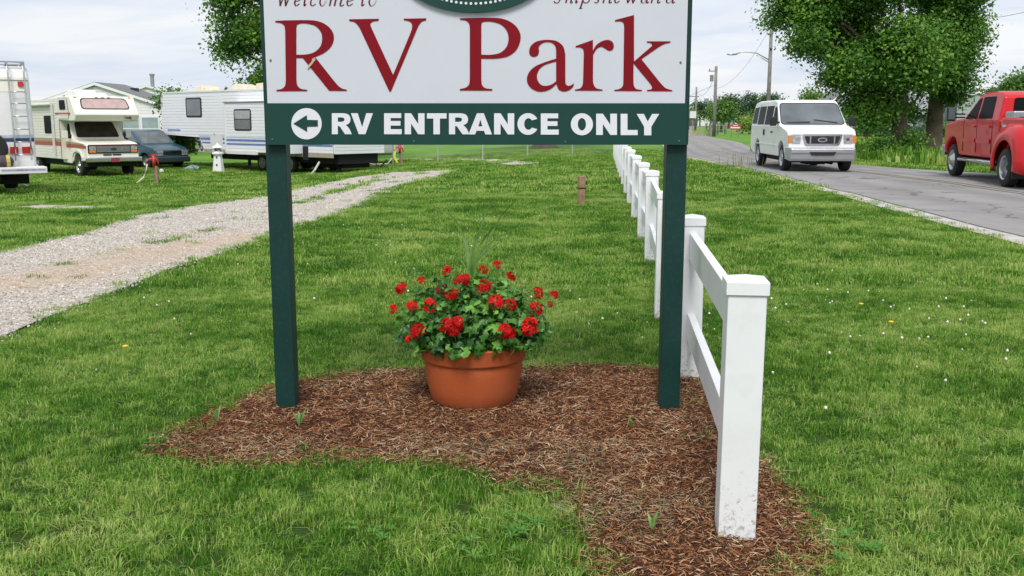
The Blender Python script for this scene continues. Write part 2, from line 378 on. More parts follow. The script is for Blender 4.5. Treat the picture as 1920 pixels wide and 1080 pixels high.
def paint_material():
    m, n, b = newmat('worn_yellow_paint'); l = n.links.new
    g = n.nodes.new('ShaderNodeNewGeometry'); N = n.nodes.new('ShaderNodeTexNoise'); N.inputs['Scale'].default_value = 6; N.inputs['Detail'].default_value = 9; N.inputs['Roughness'].default_value = .75
    l(g.outputs['Position'], N.inputs['Vector']); r = n.nodes.new('ShaderNodeMapRange'); r.inputs[1].default_value = .35; r.inputs[2].default_value = .7; r.inputs[4].default_value = .8; l(N.outputs['Fac'], r.inputs[0])
    k = n.nodes.new('ShaderNodeMix'); k.data_type = 'RGBA'; k.inputs[6].default_value = (.26,.25,.24,1); k.inputs[7].default_value = (.38,.31,.17,1); l(r.outputs[0], k.inputs[0]); l(k.outputs[2], b.inputs['Base Color']); b.inputs['Roughness'].default_value = .85; return m
M_paint = paint_material()
for d0 in (-.17, .07):
    kind(sheet('centre_line', offl(mid, d0), offl(mid, d0+.1), 2, .022, M_paint, 300, None, 0), 'structure')

# mulch bed
mb_ = np.array(mulch_poly); x0, y0 = mb_.min(0)-.15; x1, y1 = mb_.max(0)+.15
X, Y = np.meshgrid(np.arange(x0, x1, .025), np.arange(y0, y1, .025)); P = np.c_[X.ravel(), Y.ravel()]
def mulch_d(P): return sdf(P, mulch_poly) + .035*wob(P, 9) + .02*wob(P, 23, 3)
def mulch_h(P):
    d = mulch_d(P); h = ss(-d/.35)*.012 + .010 + .007*wob(P, 7, 2) + .004*wob(P, 19, 5)
    return np.where(d < 0, h, .012 - ss(d/.08)*.05)
M_mulch = mat('mulch_soil', (.085,.042,.024), .95, var=.5, vs=30, bump=1., bs=70, spec=.1)
Mm = gridmesh('mulch_bed', X, Y, gz(X, Y)+mulch_h(P).reshape(X.shape), M_mulch)
o = bpy.data.objects.new('mulch_bed', Mm); COL.objects.link(o); kind(o, 'structure')

def chip_mesh(L_, W, T, bend, rs):
    r = random.Random(rs); n = 4; mb = MB(); vs = []
    for i in range(n+1):
        t = i/n; w_ = W*(.55+.45*math.sin(math.pi*min(max(t, .12), .88)))*(1+.3*(r.random()-.5)); z = bend*math.sin(math.pi*t); y = .25*W*(r.random()-.5)
        x = (t-.5)*L_
        vs += [(x, y-w_/2, z), (x, y+w_/2, z), (x, y, z+T)]
    fs = [(3*i+a, 3*i+b, 3*i+3+b, 3*i+3+a) for i in range(n) for a, b in ((0,2),(2,1),(1,0))]
    mb.add(vs, fs); return me(mb, 'chip')
def chip_material():
    m, n, b = newmat('shredded_bark'); l = n.links.new
    o = n.nodes.new('ShaderNodeObjectInfo'); g = n.nodes.new('ShaderNodeNewGeometry')
    N = n.nodes.new('ShaderNodeTexNoise'); N.inputs['Scale'].default_value = 3.2; N.inputs['Detail'].default_value = 4; l(g.outputs['Position'], N.inputs['Vector'])
    q = n.nodes.new('ShaderNodeMath'); q.operation = 'MULTIPLY_ADD'; l(N.outputs['Fac'], q.inputs[0]); q.inputs[1].default_value = .55; 
    s = n.nodes.new('ShaderNodeMath'); s.operation = 'MULTIPLY_ADD'; l(o.outputs['Random'], s.inputs[0]); s.inputs[1].default_value = 1.0; s.inputs[2].default_value = -.27; l(s.outputs[0], q.inputs[2])
    c = n.nodes.new('ShaderNodeValToRGB'); e = c.color_ramp.elements
    for (p_, cc) in ((.36,(.055,.019,.009)), (.54,(.19,.072,.030)), (.74,(.32,.140,.058)), (.90,(.42,.25,.13))): k = e.new(p_); k.color = (*cc, 1)
    e[0].color = (.055,.026,.016,1); e[-1].color = (.52,.42,.30,1)
    l(q.outputs[0], c.inputs[0]); l(c.outputs[0], b.inputs['Base Color']); b.inputs['Roughness'].default_value = .85; b.inputs['Specular IOR Level'].default_value = .2
    return m
M_chip = chip_material()
chips = [(chip_mesh(.045,.005,.002,.001,1),M_chip),(chip_mesh(.07,.0038,.0015,.002,2),M_chip),(chip_mesh(.03,.009,.003,.001,3),M_chip),(chip_mesh(.055,.006,.002,.004,4),M_chip),(chip_mesh(.10,.0028,.0015,.003,5),M_chip),(chip_mesh(.025,.004,.002,.000,6),M_chip)]
n_ = 120000; P = np.c_[rng.uniform(x0, x1, n_), rng.uniform(y0, y1, n_)]; d = mulch_d(P)
P = P[d < .02+.10*rng.random(n_)**3]; n_ = len(P)
hz_ = gz(P[:, 0], P[:, 1]) + np.maximum(mulch_h(P), .012) + rng.random(n_)*.012
scatter('mulch_chips', np.c_[P, hz_], np.c_[rng.normal(0,.35,n_), rng.normal(0,.28,n_), rng.uniform(0,6.28,n_)], (rng.uniform(.3,.88,n_)[:, None])*np.ones(3), rng.choice(6, n_, p=[.25,.2,.12,.2,.05,.18]), chips, 'reddish brown shredded bark mulch spread under the sign')

# dried grass clippings over the front middle of the mulch
M_straw = leafmat('dry_clippings', (.16,.15,.07), (.30,.28,.15), (.46,.42,.28), scale=8, trans=.2, blade=0)
stc = px((1085,915),(1130,960),(1060,880),(905,850),(1150,1000),(830,845),(560,850),(420,840),(1120,860),(1240,960))
P = np.array([(c[0]+random.gauss(0,.17), c[1]+random.gauss(0,.10)) for c in stc for _ in range(150)]); P = P[mulch_d(P) < .12]; n_ = len(P)
scatter('dry_grass_clippings', np.c_[P, gz(P[:, 0], P[:, 1])+np.maximum(mulch_h(P), .012)+.012], np.c_[rng.normal(0,.3,n_), rng.normal(0,.3,n_), rng.uniform(0,6.28,n_)], rng.uniform(.35,.8,n_)[:, None]*np.array([1,.7,1]), rng.integers(0,2,n_), [(chip_mesh(.07,.0032,.001,.004,2),M_straw),(chip_mesh(.10,.0028,.001,.010,5),M_straw)], 'dried grass clippings lying over the front of the mulch')

# ---- grass
def tuft(n, r, h, wd, seed, lean=.5):
    q = random.Random(seed); vs, fs = [], []
    for i in range(n):
        a = q.uniform(0, 6.28); d = r*q.random()**.5; bx, by = d*math.cos(a), d*math.sin(a)
        H = h*q.uniform(.45, 1.1); W = wd*q.uniform(.7, 1.3); ang = q.uniform(0, 6.28); ln = abs(q.gauss(0, lean))*H
        dx, dy = math.cos(ang), math.sin(ang); sx, sy = -dy*W/2, dx*W/2; o = len(vs)
        vs += [(bx-sx, by-sy, -.01), (bx+sx, by+sy, -.01), (bx+dx*ln*.35-sx*.8, by+dy*ln*.35-sy*.8, H*.6), (bx+dx*ln*.35+sx*.8, by+dy*ln*.35+sy*.8, H*.6), (bx+dx*ln, by+dy*ln, H*max(.35, 1-.25*ln/H))]
        fs += [(o, o+1, o+3, o+2), (o+2, o+3, o+4)]
    m = bpy.data.meshes.new('tuft'); m.from_pydata(vs, [], fs); m.shade_smooth()
    rv = [q.random() for _ in range(len(fs)//2)]; at = m.attributes.new('rnd', 'FLOAT', 'FACE'); at.data.foreach_set('value', [rv[i//2] for i in range(len(fs))]); return m
M_grass = leafmat('grass_blades', (.038,.125,.008), (.14,.31,.025), (.40,.48,.14), scale=1.1, trans=.35, rough=.5, spec=.2, blade=.36)
def lawn_points(y0, y1, dens, margin=1.5):
    A = (y1-y0); xm = y1*.57+margin; n = int(dens*A*2*xm); P = np.c_[rng.uniform(-xm, xm, n), rng.uniform(y0, y1, n)]
    P = P[np.abs(P[:, 0]) < P[:, 1]*.56+margin]
    def keep_edge(d, w): return d > w*(rng.random(len(d))*2-1.0)*1.0
    k = mulch_d(P) > rng.random(len(P))**2*-.10 + .0
    inside_sparse = (rng.random(len(P)) < .02)
    k |= inside_sparse & (mulch_d(P) > -.25)
    P = P[k]
    d = sdf(P, lane_poly) + .12*wob(P, 3.1) + .06*wob(P, 9)
    strip = np.minimum(pld(P, strip_line)*1.0, pld(P, strip_line2)*.8) + .12*wob(P, 4) 
    k = (d > -.12*rng.random(len(P))) | ((strip < .05) & (rng.random(len(P)) < .6)) | (rng.random(len(P)) < .012)
    P = P[k]
    d = np.minimum(sdf(P, spur_poly), sdf(P, patch_poly)) + .15*wob(P, 3)
    P = P[(d > -.05) | (rng.random(len(P)) < .08)]
    P = P[(sdf(P, road_poly) > .30 + .1*wob(P, 5) - .3*rng.random(len(P))**4)]
    return P
def put_grass(name, P, tufts, smin, smax, label):
    n = len(P); hs = np.clip(1+.18*wob(P, 1.3, 4)+.28*wob(P, 5.1, 7)+.2*wob(P, 14., 2), .72, 1.7)
    s = rng.uniform(smin, smax, n)
    S = np.c_[s, s, s*hs]
    scatter(name, np.c_[P, gz(P[:, 0], P[:, 1])], np.c_[rng.normal(0,.10,n), rng.normal(0,.10,n), rng.uniform(0,6.28,n)], S, rng.integers(0, len(tufts), n), [(t, M_grass) for t in tufts], label)
nearT = [tuft(46, .055, .034, .0032, 10+i, 1.0) for i in range(5)] + [tuft(14, .03, .048, .0036, 20+i, .9) for i in range(2)]
put_grass('lawn_grass', lawn_points(1.3, 8.5, 600, 2.6), nearT, .7, 1.15, 'short green mown lawn grass in front of and around the mulch')
midT = [tuft(54, .11, .042, .0056, 30+i, .9) for i in range(5)]
put_grass('lawn_grass_middle', lawn_points(8.5, 20, 125, 2.6), midT, .8, 1.25, 'mown lawn grass between the gravel lane and the road')
farT = [tuft(40, .22, .058, .015, 40+i, .8) for i in range(4)]
put_grass('lawn_grass_far', lawn_points(20, 48, 34, 3), farT, .8, 1.3, 'mown lawn grass around the parked campers')
fieldT = [tuft(36, .4, .30, .035, 50+i, .3) for i in range(3)]
P = lawn_points(31, 62, 7, 3); P = P[(P[:, 0] > 10) & (sdf(P, road_poly) > 2.2)]
put_grass('field_grass', P, fieldT, .7, 1.5, 'longer pale meadow grass across the road')

# clover blossoms
mb = MB(); mb.lathe([(.001,.060),(.012,.058),(.009,.066),(.015,.070),(.010,.076),(.012,.084),(.005,.086),(.001,.093)], 6); cl = me(mb, 'blossom', True)
M_clover = mat('clover_white', (.75,.74,.66), .8, var=.1)
cen = px((640,440),(1650,600),(1580,590),(1770,590),(970,432),(1120,575),(1350,335),(1450,350),(1900,550),(690,445),(1560,560),(1700,620),(1600,560),(1080,345),(820,350),(1850,680),(260,545),(590,580),(1600,405),(1710,410),(900,440),(1300,330),(100,345),(1120,580),(1500,400))
P = np.array([(c[0]+random.gauss(0,1)*(.10+.06*c[1]), c[1]+random.gauss(0,1)*(.15+.09*c[1])) for c in cen for _ in range(9)])
P = np.r_[P, np.c_[rng.uniform(-7,7,60), rng.uniform(3.5,15,60)]]
P = P[(mulch_d(P) > .05) & (sdf(P, lane_poly) > .1) & (sdf(P, road_poly) > .3)]; n_ = len(P)
scatter('clover_blossoms', np.c_[P, gz(P[:, 0], P[:, 1])-.012], np.c_[rng.normal(0,.15,n_), rng.normal(0,.15,n_), rng.uniform(0,6,n_)], rng.uniform(.38,.72,n_)[:, None]*np.array([1,1,.85]), np.zeros(n_), [(cl, M_clover)], 'small white clover blossoms dotted over the lawn')

# a few dandelions
mb = MB(); mb.lathe([(.001,.05),(.015,.052),(.020,.058),(.012,.062),(.001,.060)], 9)
for nm, q in (('yellow dandelion flower left of the left sign post', (236,664)), ('yellow dandelion flower on the right lawn among clover', (1670,617)), ('yellow dandelion flower near the road edge', (1720,409)), ('small yellow dandelion on the right lawn behind the clover', (1614,582))):
    x_, y_ = hit(*q); o = obj('dandelion', mb, mat('dandelion_yellow', (.75,.50,.02), .7), loc=(x_, y_, G(x_, y_)-.005), smooth=True); tag(o, nm, 'flower', 'dandelions in the lawn')
# broad weed leaves in the lawn
mb = MB()
for k in range(6):
    a = k*1.05+.2; c_, s_ = math.cos(a), math.sin(a)
    def T(u, v, z): return (c_*u-s_*v, s_*u+c_*v, z)
    mb.add([T(0,0,.01), T(.03,-.012,.045), T(.06,0,.05), T(.03,.012,.045), T(.075,0,.04)], [(0,1,2,3), (1,4,2)])
wl = me(mb, 'weed')
cw = px((965,985),(985,1000),(1600,1040),(700,1010),(930,1055))
P = np.array([(c[0]+random.gauss(0,.05), c[1]+random.gauss(0,.05)) for c in cw for _ in range(8)]); P = P[mulch_d(P) > .03]; n_ = len(P)
M_weed = leafmat('weed_leaf', (.05,.16,.02), (.09,.24,.03), (.14,.30,.05), scale=3)
scatter('broadleaf_weeds', np.c_[P, gz(P[:, 0], P[:, 1])+.012], np.c_[rng.normal(0,.2,n_), rng.normal(0,.2,n_), rng.uniform(0,6,n_)], rng.uniform(.3,.6,n_)[:, None]*np.ones(3), np.zeros(n_), [(wl, M_weed)], 'broad leaved weeds scattered in the lawn')

# gravel stones
def stone(seed):
    q = random.Random(seed); mb = MB(); prof = [(.2,-.5),(.8,-.3),(1,.1),(.6,.5),(.1,.62)]
    mb.lathe([(r*(1+.2*(q.random()-.5)), z) for r, z in prof], 6); mb.v = [(x*(1+.3*(q.random()-.5)), y*(1+.3*(q.random()-.5)), z) for x, y, z in mb.v]; return me(mb, 'stone')
M_stone = leafmat('limestone_chips', (.28,.25,.22), (.50,.455,.41), (.68,.64,.59), scale=30, trans=0, rough=.85, spec=.2)
q = np.array(lane_poly); n_ = 420000; P = np.c_[rng.uniform(-16, 1, n_), rng.uniform(5, 34, n_)]; dens = np.clip(9/P[:, 1], 0, 1)**1.6
P = P[rng.random(n_) < dens]; d = sdf(P, lane_poly); dd = pld(P, dirt_line)
P = P[(d < .02+.25*rng.random(len(P))**4)&(np.abs(P[:,0])<P[:,1]*.56+1)&((dd > .5)|(rng.random(len(P))<.25))]; n_ = len(P)
sc = rng.uniform(.004,.0095,n_)*(1+.03*P[:, 1])
scatter('gravel_stones', np.c_[P, gz(P[:, 0], P[:, 1])+.014], rng.uniform(0,6,(n_,3)), sc[:, None]*np.c_[np.ones(n_), np.ones(n_), rng.uniform(.5,.9,n_)], rng.integers(0,4,n_), [(stone(i), M_stone) for i in range(4)], 'loose pale limestone gravel on the lane')
# ================================================================ SIGN
M_green = mat('dark_green_paint', (.0045,.034,.029), .5, spec=.3, var=.10, vs=5, bump=.15, bs=150, dirt=(.03,.085,.085), ds=48, dirt_amt=.3)
M_greenpanel = mat('green_panel_face', (.006,.046,.036), .5, spec=.3, var=.06, vs=3, dirt=(.010,.06,.052), ds=9, dirt_amt=.3)
M_white = mat('sign_white', (.56,.585,.64), .6, var=.03, vs=2, dirt=(.46,.49,.53), ds=2, dirt_amt=.35)
M_maroon = mat('maroon_vinyl', (.20,.005,.012), .7, spec=.15, var=.06, vs=3)
M_maroon2 = mat('dark_maroon_vinyl', (.12,.008,.018), .7, spec=.15, var=.05)
M_letter = mat('white_vinyl', (.70,.70,.76), .5, var=.02)
SY = 4.74                                           # the plane of the sign's face
def curve_mesh(loops, depth, name):
    c = bpy.data.curves.new(name, 'CURVE'); c.dimensions = '2D'; c.fill_mode = 'BOTH'; c.extrude = depth/2
    for lp in loops:
        s = c.splines.new('POLY'); s.points.add(len(lp)-1); s.use_cyclic_u = True
        for p, q in zip(s.points, lp): p.co = (q[0], q[1], 0, 1)
    o = bpy.data.objects.new(name, c); COL.objects.link(o); bpy.context.view_layer.update()
    m = bpy.data.meshes.new_from_object(o.evaluated_get(bpy.context.evaluated_depsgraph_get())); m.name = name
    COL.objects.unlink(o); bpy.data.objects.remove(o); bpy.data.curves.remove(c); return m
def smooth_loop(pts, n=6):
    """closed outline: points with a third value are corners, the others lie on smooth curves"""
    m = len(pts); k0 = next((i for i, p in enumerate(pts) if len(p) > 2), 0)
    pts = pts[k0:]+pts[:k0]; out = []; i = 0
    if len(pts[0]) <= 2: pass
    P_ = [Vector(p[:2]) for p in pts]; C_ = [len(p) > 2 for p in pts]
    for i in range(m):
        a, b = P_[i], P_[(i+1) % m]; ca, cb = C_[i], C_[(i+1) % m]
        if ca and cb: out.append(a); continue
        p0 = a*2-b if ca else P_[i-1]; p3 = b*2-a if cb else P_[(i+2) % m]
        for k in range(n):
            t = k/n; da = max((a-p0).length, 1e-6)**.5; db = (b-a).length**.5; dc = max((p3-b).length, 1e-6)**.5
            m1 = (a-p0)/da - (b-p0)/(da+db) + (b-a)/db; m2 = (b-a)/db - (p3-a)/(db+dc) + (p3-b)/dc
            m1 *= db; m2 *= db
            out.append(a*(2*t**3-3*t*t+1)+m1*(t**3-2*t*t+t)+b*(-2*t**3+3*t*t)+m2*(t**3-t*t))
    return [(p.x, p.y) for p in out]
def sp(px_, py_):                                    # pixel to (x, z) on the sign face
    p = atY(px_, py_, SY); return (p.x, p.z)
rotX = Matrix.Rotation(math.pi/2, 4, 'X')
def letter_obj(name, loops, m, parent, depth=.003, y=SY):
    me_ = curve_mesh([[sp(*q) for q in lp] for lp in loops], depth, name)
    me_.transform(Matrix.Translation((0, y-depth/2+.0004, 0)) @ rotX)
    o = obj(name, me_, m, None); o.parent = parent; o.matrix_parent_inverse = parent.matrix_world.inverted(); return o
xl, xr = sp(497, 200)[0], sp(1293, 200)[0]; zb = sp(900, 271.5)[1]; zg = sp(900, 193.5)[1]; zt = 2.62
sign = thing('welcome_sign', 'large white and dark green entrance sign with maroon lettering on two green posts', 'sign', (0,0,0))
obj('backing_board', MB().box2((xl, SY+.004, zb), (xr, SY+.032, zt)), M_green, sign, .002)
obj('white_panel', MB().box2((xl+.012, SY, zg), (sp(1287,100)[0], SY+.003, zt-.012)), M_white, sign)
obj('green_panel', MB().box2((xl, SY-.002, zb), (sp(1288,200)[0], SY+.0025, zg-.0005)), M_greenpanel, sign)
M_post = M_green
for xa in (-1.171, .735):
    p = obj('post', MB().box2((xa, 4.773, -.05), (xa+.097, 4.870, 2.70)), M_post, sign, .004)
    obj('post_cap', MB().box2((xa-.004, 4.769, 2.70), (xa+.101, 4.874, 2.72)), M_post, p, .003)
for q in ((512,118),(1276,118),(680,160)): pass
Z1 = lambda L_: [((p[0]/5.686+500), p[1]/5.686)+tuple(p[2:]) for p in L_]
Z2 = lambda L_: [((p[0]/5.486+650), p[1]/5.486)+tuple(p[2:]) for p in L_]
Z3 = lambda L_: [((p[0]/5.684+960), p[1]/5.684)+tuple(p[2:]) for p in L_]
c = 1
serif = [
 Z1([(93,222,c),(200,217,c),(440,215),(530,222),(610,250),(680,305),(714,370),(712,440),(680,505),(610,565),(520,605,c),(520,612,c),(720,865,c),(770,920),(810,945),(855,955,c),(855,968,c),(668,968,c),(385,618,c),(317,618,c),(317,840,c),(326,905),(360,943),(432,957,c),(432,970,c),(105,972,c),(105,958,c),(165,945),(196,915),(205,850,c),(198,330,c),(188,275),(155,247),(93,238,c)]),
 Z2([(27,198,c),(330,193,c),(330,213,c),(270,222),(244,245),(258,295,c),(478,770,c),(655,345,c),(673,285),(668,240),(640,218),(588,207,c),(588,192,c),(818,188,c),(818,208,c),(775,222),(740,262,c),(455,942,c),(440,942,c),(135,290,c),(105,248),(75,225),(27,215,c)]),
 Z2([(1167,188,c),(1300,184,c),(1490,183),(1590,190),(1680,222),(1750,280),(1788,360),(1780,440),(1740,520),(1660,578),(1560,600),(1470,604),(1385,602,c),(1385,820,c),(1393,875),(1425,905),(1497,915,c),(1497,932,c),(1165,930,c),(1165,915,c),(1225,900),(1258,870),(1267,810,c),(1267,290,c),(1257,240),(1225,212),(1167,203,c)]),
 Z3([(183,560),(195,500),(245,450),(320,428),(400,425),(480,440),(545,495),(568,580,c),(568,850,c),(574,898),(600,915),(635,905),(658,888,c),(655,915),(615,957),(555,975),(500,955),(472,895,c),(420,942),(350,972),(280,975),(205,940),(165,885),(160,825),(185,765),(240,712),(330,670),(420,640),(470,625,c),(470,545,c),(462,495),(430,460),(375,448),(315,465),(285,505),(288,545),(275,588),(235,606),(198,593)]),
 Z3([(678,490,c),(862,425,c),(862,540,c),(895,485),(950,443),(1015,425),(1065,442),(1085,488),(1070,530),(1035,540),(995,520),(955,498),(910,515),(865,580,c),(862,830,c),(868,895),(895,937),(965,955,c),(965,966,c),(670,965,c),(670,955,c),(730,938),(752,905),(758,840,c),(765,570,c),(757,525),(730,507),(678,505,c)]),
 Z3([(1098,213,c),(1300,160,c),(1300,655,c),(1480,500,c),(1494,480),(1478,460),(1437,453,c),(1437,440,c),(1688,440,c),(1688,453,c),(1620,470),(1550,510,c),(1378,630,c),(1590,895,c),(1640,940),(1708,962,c),(1708,972,c),(1440,970,c),(1440,958,c),(1485,950),(1492,930),(1475,895,c),(1295,675,c),(1293,840,c),(1298,910),(1320,945),(1383,958,c),(1383,970,c),(1090,968,c),(1090,957,c),(1150,945),(1180,915),(1187,850,c),(1195,290,c),(1187,245),(1160,228),(1098,228,c)])]
holes = {0: Z1([(317,583,c),(317,300,c),(325,265),(365,250),(440,253),(525,280),(580,345),(592,420),(570,500),(500,560),(400,582)]),
 2: Z2([(1385,562,c),(1385,265,c),(1392,232),(1430,222),(1500,225),(1590,255),(1648,320),(1665,395),(1645,480),(1580,542),(1480,563)]),
 3: Z3([(470,655,c),(470,865,c),(430,895),(360,915),(310,903),(275,860),(266,800),(290,740),(340,697),(405,672)])}
for i, g in enumerate(serif):
    lp = [smooth_loop(g)] + ([smooth_loop(holes[i])] if i in holes else [])
    letter_obj('letter', lp, M_maroon, sign)
def ell(cx, cy, a, b, n=40): return [(cx+a*math.cos(2*math.pi*k/n), cy+b*math.sin(2*math.pi*k/n)) for k in range(n)]
SANS = {'E': [[(0,0),(1,0),(1,.24),(.37,.24),(.37,.41),(.93,.41),(.93,.63),(.37,.63),(.37,.77),(.97,.77),(.97,1),(0,1)]],
 'N': [[(0,0),(.32,0),(.32,.52),(.68,0),(1,0),(1,1),(.68,1),(.68,.48),(.32,1),(0,1)]],
 'T': [[(.33,0),(.66,0),(.66,.75),(1,.75),(1,1),(0,1),(0,.75),(.33,.75)]],
 'L': [[(0,0),(1,0),(1,.24),(.4,.24),(.4,1),(0,1)]],
 'V': [[(.36,0),(.66,0),(1,1),(.70,1),(.51,.33),(.31,1),(0,1)]],
 'Y': [[(.33,0),(.65,0),(.65,.4),(1,1),(.69,1),(.49,.64),(.32,1),(0,1),(.33,.4)]],
 'A': [[(0,0),(.28,0),(.34,.17),(.66,.17),(.72,0),(1,0),(.65,1),(.36,1)], [(.42,.38),(.59,.38),(.505,.70)]],
 'R': [smooth_loop([(0,0,c),(.30,0,c),(.30,.40,c),(.40,.36),(.48,.25),(.66,0,c),(1,0,c),(.84,.30),(.70,.43,c),(.88,.54),(.93,.73),(.84,.92),(.62,.995),(.5,1,c),(0,1,c)], 5), smooth_loop([(.30,.59,c),(.30,.80,c),(.48,.80,c),(.60,.77),(.635,.695),(.59,.62),(.48,.59,c)], 4)],
 'O': [ell(.5,.5,.5,.515), ell(.5,.5,.185,.29)[::-1]],
 'C': [[(.5+.5*math.cos(a)*1.0, .5+.515*math.sin(a)) for a in [R(28+k*304/30) for k in range(31)]] + [(.52+.20*math.cos(a), .5+.275*math.sin(a)) for a in [R(322-k*284/24) for k in range(25)]]]}
z4x = lambda a: 540+a/5.333; z5x = lambda a: 890+a/4.8
for ch, a, b, t_, bt in [('R',z4x(440),z4x(640),212.3,251.6),('V',z4x(630),z4x(850),212.3,251.6),('E',z4x(962),z4x(1138),212.3,251.6),('N',z4x(1168),z4x(1366),212.4,251.7),('T',z4x(1390),z4x(1586),212.4,251.8),('R',z4x(1610),z4x(1815),212.4,251.8),('A',z4x(1805),z5x(156),212.4,252),('N',z5x(175),z5x(356),212.5,252),('C',z5x(385),z5x(575),212.7,252.3),('E',z5x(595),z5x(756),212.7,252.4),('O',z5x(865),z5x(1064),213,253),('N',z5x(1093),z5x(1280),213.2,253),('L',z5x(1313),z5x(1466),213.4,253.3),('Y',z5x(1457),z5x(1660),213.6,253.6)]:
    letter_obj('letter', [[(a+u*(b-a), bt-v*(bt-t_)) for u, v in lp] for lp in SANS[ch]], M_letter, sign, .003, SY-.002)
disc = letter_obj('arrow_disc', [ell(575,232,28.4,29.3,56)], M_letter, sign, .0024, SY-.002)
ar = letter_obj('arrow', [[(540+a/5.333, 190+b/5.333) for a, b in ((57,222),(190,138),(193,185),(300,188),(300,250),(193,253),(193,303))]], M_greenpanel, None or disc, .0022, SY-.0046)
oval = letter_obj('oval_emblem', [ell(888,-64,146,88,96)], M_greenpanel, sign, .02, SY)
nd = 84
for k in range(nd):
    a = 2*math.pi*(k+.5)/nd; cx, cy = 888+124*math.cos(a), -64+71.5*math.sin(a)
    letter_obj('dot', [ell(cx, cy, 2.6, 2.6, 10)], M_letter, oval, .002, SY-.0202)
letter_obj('inner_oval', [ell(888,-64,112,60,72)], M_letter, oval, .002, SY-.0202)
# screws and the torn spot of the R
for q in ((507.5,113),(1276,117)): letter_obj('screw', [ell(*q, 2.0, 2.0, 12)], mat('dull_steel', (.18,.18,.18), .5, 1), sign, .004)
for q in ((776,264.5),(1060,265.5),(1273,264),(511,261)): letter_obj('screw', [ell(*q, 1.5, 1.8, 10)], mat('painted_screw', (.06,.16,.14), .5), sign, .004, SY-.002)
letter_obj('torn_flake', [Z1([(435,725),(455,685),(480,660),(490,625),(515,612),(525,640),(505,660),(485,690),(465,710),(445,735)])], mat('torn_paper', (.50,.36,.24), .9, var=.4, vs=40), sign, .004, SY-.003)
# small italic words
GL = {'W': [[(0,1.55),(.24,0)],[(.24,0),(.52,1.5)],[(.5,1.5),(.74,0)],[(.74,0),(1.08,1.55)]],
 'e': [[(.14,.5),(.6,.56),(.9,.72),(.8,.97),(.45,.98),(.12,.6),(.12,.25),(.4,0),(.9,.25)]], 'l': [[(.45,1.6),(.35,.3),(.5,0),(.9,.2)]],
 'c': [[(.88,.82),(.55,1),(.2,.75),(.1,.3),(.4,0),(.88,.22)]], 'o': [[(.5,1),(.2,.8),(.08,.4),(.35,0),(.7,.1),(.92,.6),(.75,.95),(.5,1)]],
 'm': [[(.08,1),(.02,0)],[(.06,.6),(.25,1),(.40,.88),(.36,0)],[(.38,.6),(.62,1),(.8,.86),(.76,.12),(.88,0),(1.02,.15)]],
 't': [[(.5,1.4),(.3,.25),(.5,0),(.95,.2)],[(.0,.98),(.9,1.0)]], 'S': [[(.95,1.35),(.7,1.6),(.35,1.5),(.25,1.15),(.75,.6),(.7,.15),(.35,-.02),(0,.2)]],
 'h': [[(.15,1.6),(.0,0)],[(.1,.6),(.5,1),(.82,.85),(.74,.12),(.86,0),(1.05,.15)]], 'i': [[(.45,1),(.33,.2),(.5,0),(.9,.2)],[(.5,1.35),(.52,1.45)]],
 'p': [[(.2,1),(-.1,-.62)],[(.12,.55),(.55,1),(.92,.7),(.8,.15),(.45,0),(.1,.2)],[(-.28,-.62),(.15,-.62)]], 's': [[(.9,.85),(.55,1),(.25,.8),(.5,.5),(.75,.22),(.45,0),(.05,.12)]],
 'w': [[(0,1),(.2,0)],[(.2,0),(.52,.95)],[(.5,.95),(.68,0)],[(.68,0),(1,1)]], 'a': [[(.88,.95),(.5,1),(.14,.6),(.1,.15),(.35,0),(.72,.4),(.9,1)],[(.9,1),(.78,.15),(.9,0),(1.05,.15)]],
 'n': [[(.12,1),(.02,0)],[(.1,.6),(.5,1),(.82,.85),(.74,.12),(.86,0),(1.05,.15)]], 'L': [[(.4,1.6),(.3,.6),(.1,.05)],[(0,0),(.5,.05),(1,.2)]],
 'd': [[(.85,.85),(.5,1),(.12,.55),(.15,.1),(.45,0),(.78,.4)],[(1.0,1.6),(.8,.12),(.95,0),(1.1,.15)]], 'y': [[(.1,1),(.15,.3),(.4,.1),(.8,.5)],[(.95,1),(.7,-.2),(.3,-.6),(0,-.4)]]}
def word_glyph(ch, x0_, x1_, base, xh, slant=.22, wt=2.9, wn=1.0, f=None):
    loops = []
    for st in GL[ch]:
        pts = [Vector((x0_+(p[0])*(x1_-x0_)+slant*p[1]*xh*.6, base-p[1]*xh)) for p in st]
        if len(pts) > 2:
            q = []; 
            for i in range(len(pts)-1):
                p0 = pts[max(i-1,0)]; a = pts[i]; b = pts[i+1]; p3 = pts[min(i+2, len(pts)-1)]
                for k in range(5):
                    t = k/5; q.append(.5*((2*a)+(b-p0)*t+(2*p0-5*a+4*b-p3)*t*t+(3*a-p0-3*b+p3)*t**3))
            pts = q+[pts[-1]]
        Lf, Rt = [], []
        for i, p in enumerate(pts):
            d = (pts[min(i+1,len(pts)-1)]-pts[max(i-1,0)]); d = d.normalized() if d.length else Vector((1,0)); nrm = Vector((-d.y, d.x))
            w_ = (wn+(wt-wn)*abs(d.y)**1.5*(1 if d.x*d.y > -.3 else .55))/2; Lf.append(p+nrm*w_); Rt.append(p-nrm*w_)
        loops.append([tuple(p) for p in Lf+Rt[::-1]])
    return loops
def small_word(items, base, xh, parent, m, **kw):
    for ch, a, b in items:
        mesh = None
        for k, lp in enumerate(word_glyph(ch, a, b, base, xh, **kw)):
            me_ = curve_mesh([[sp(*q) for q in lp]], .0018, 'letter'); me_.transform(Matrix.Translation((0, SY-.0008-.0003*k, 0)) @ rotX)
            if mesh is None: mesh = me_
            else:
                import bmesh; b_ = bmesh.new(); b_.from_mesh(mesh); b_.from_mesh(me_); b_.to_mesh(mesh); b_.free()
        obj('letter', mesh, m, parent)
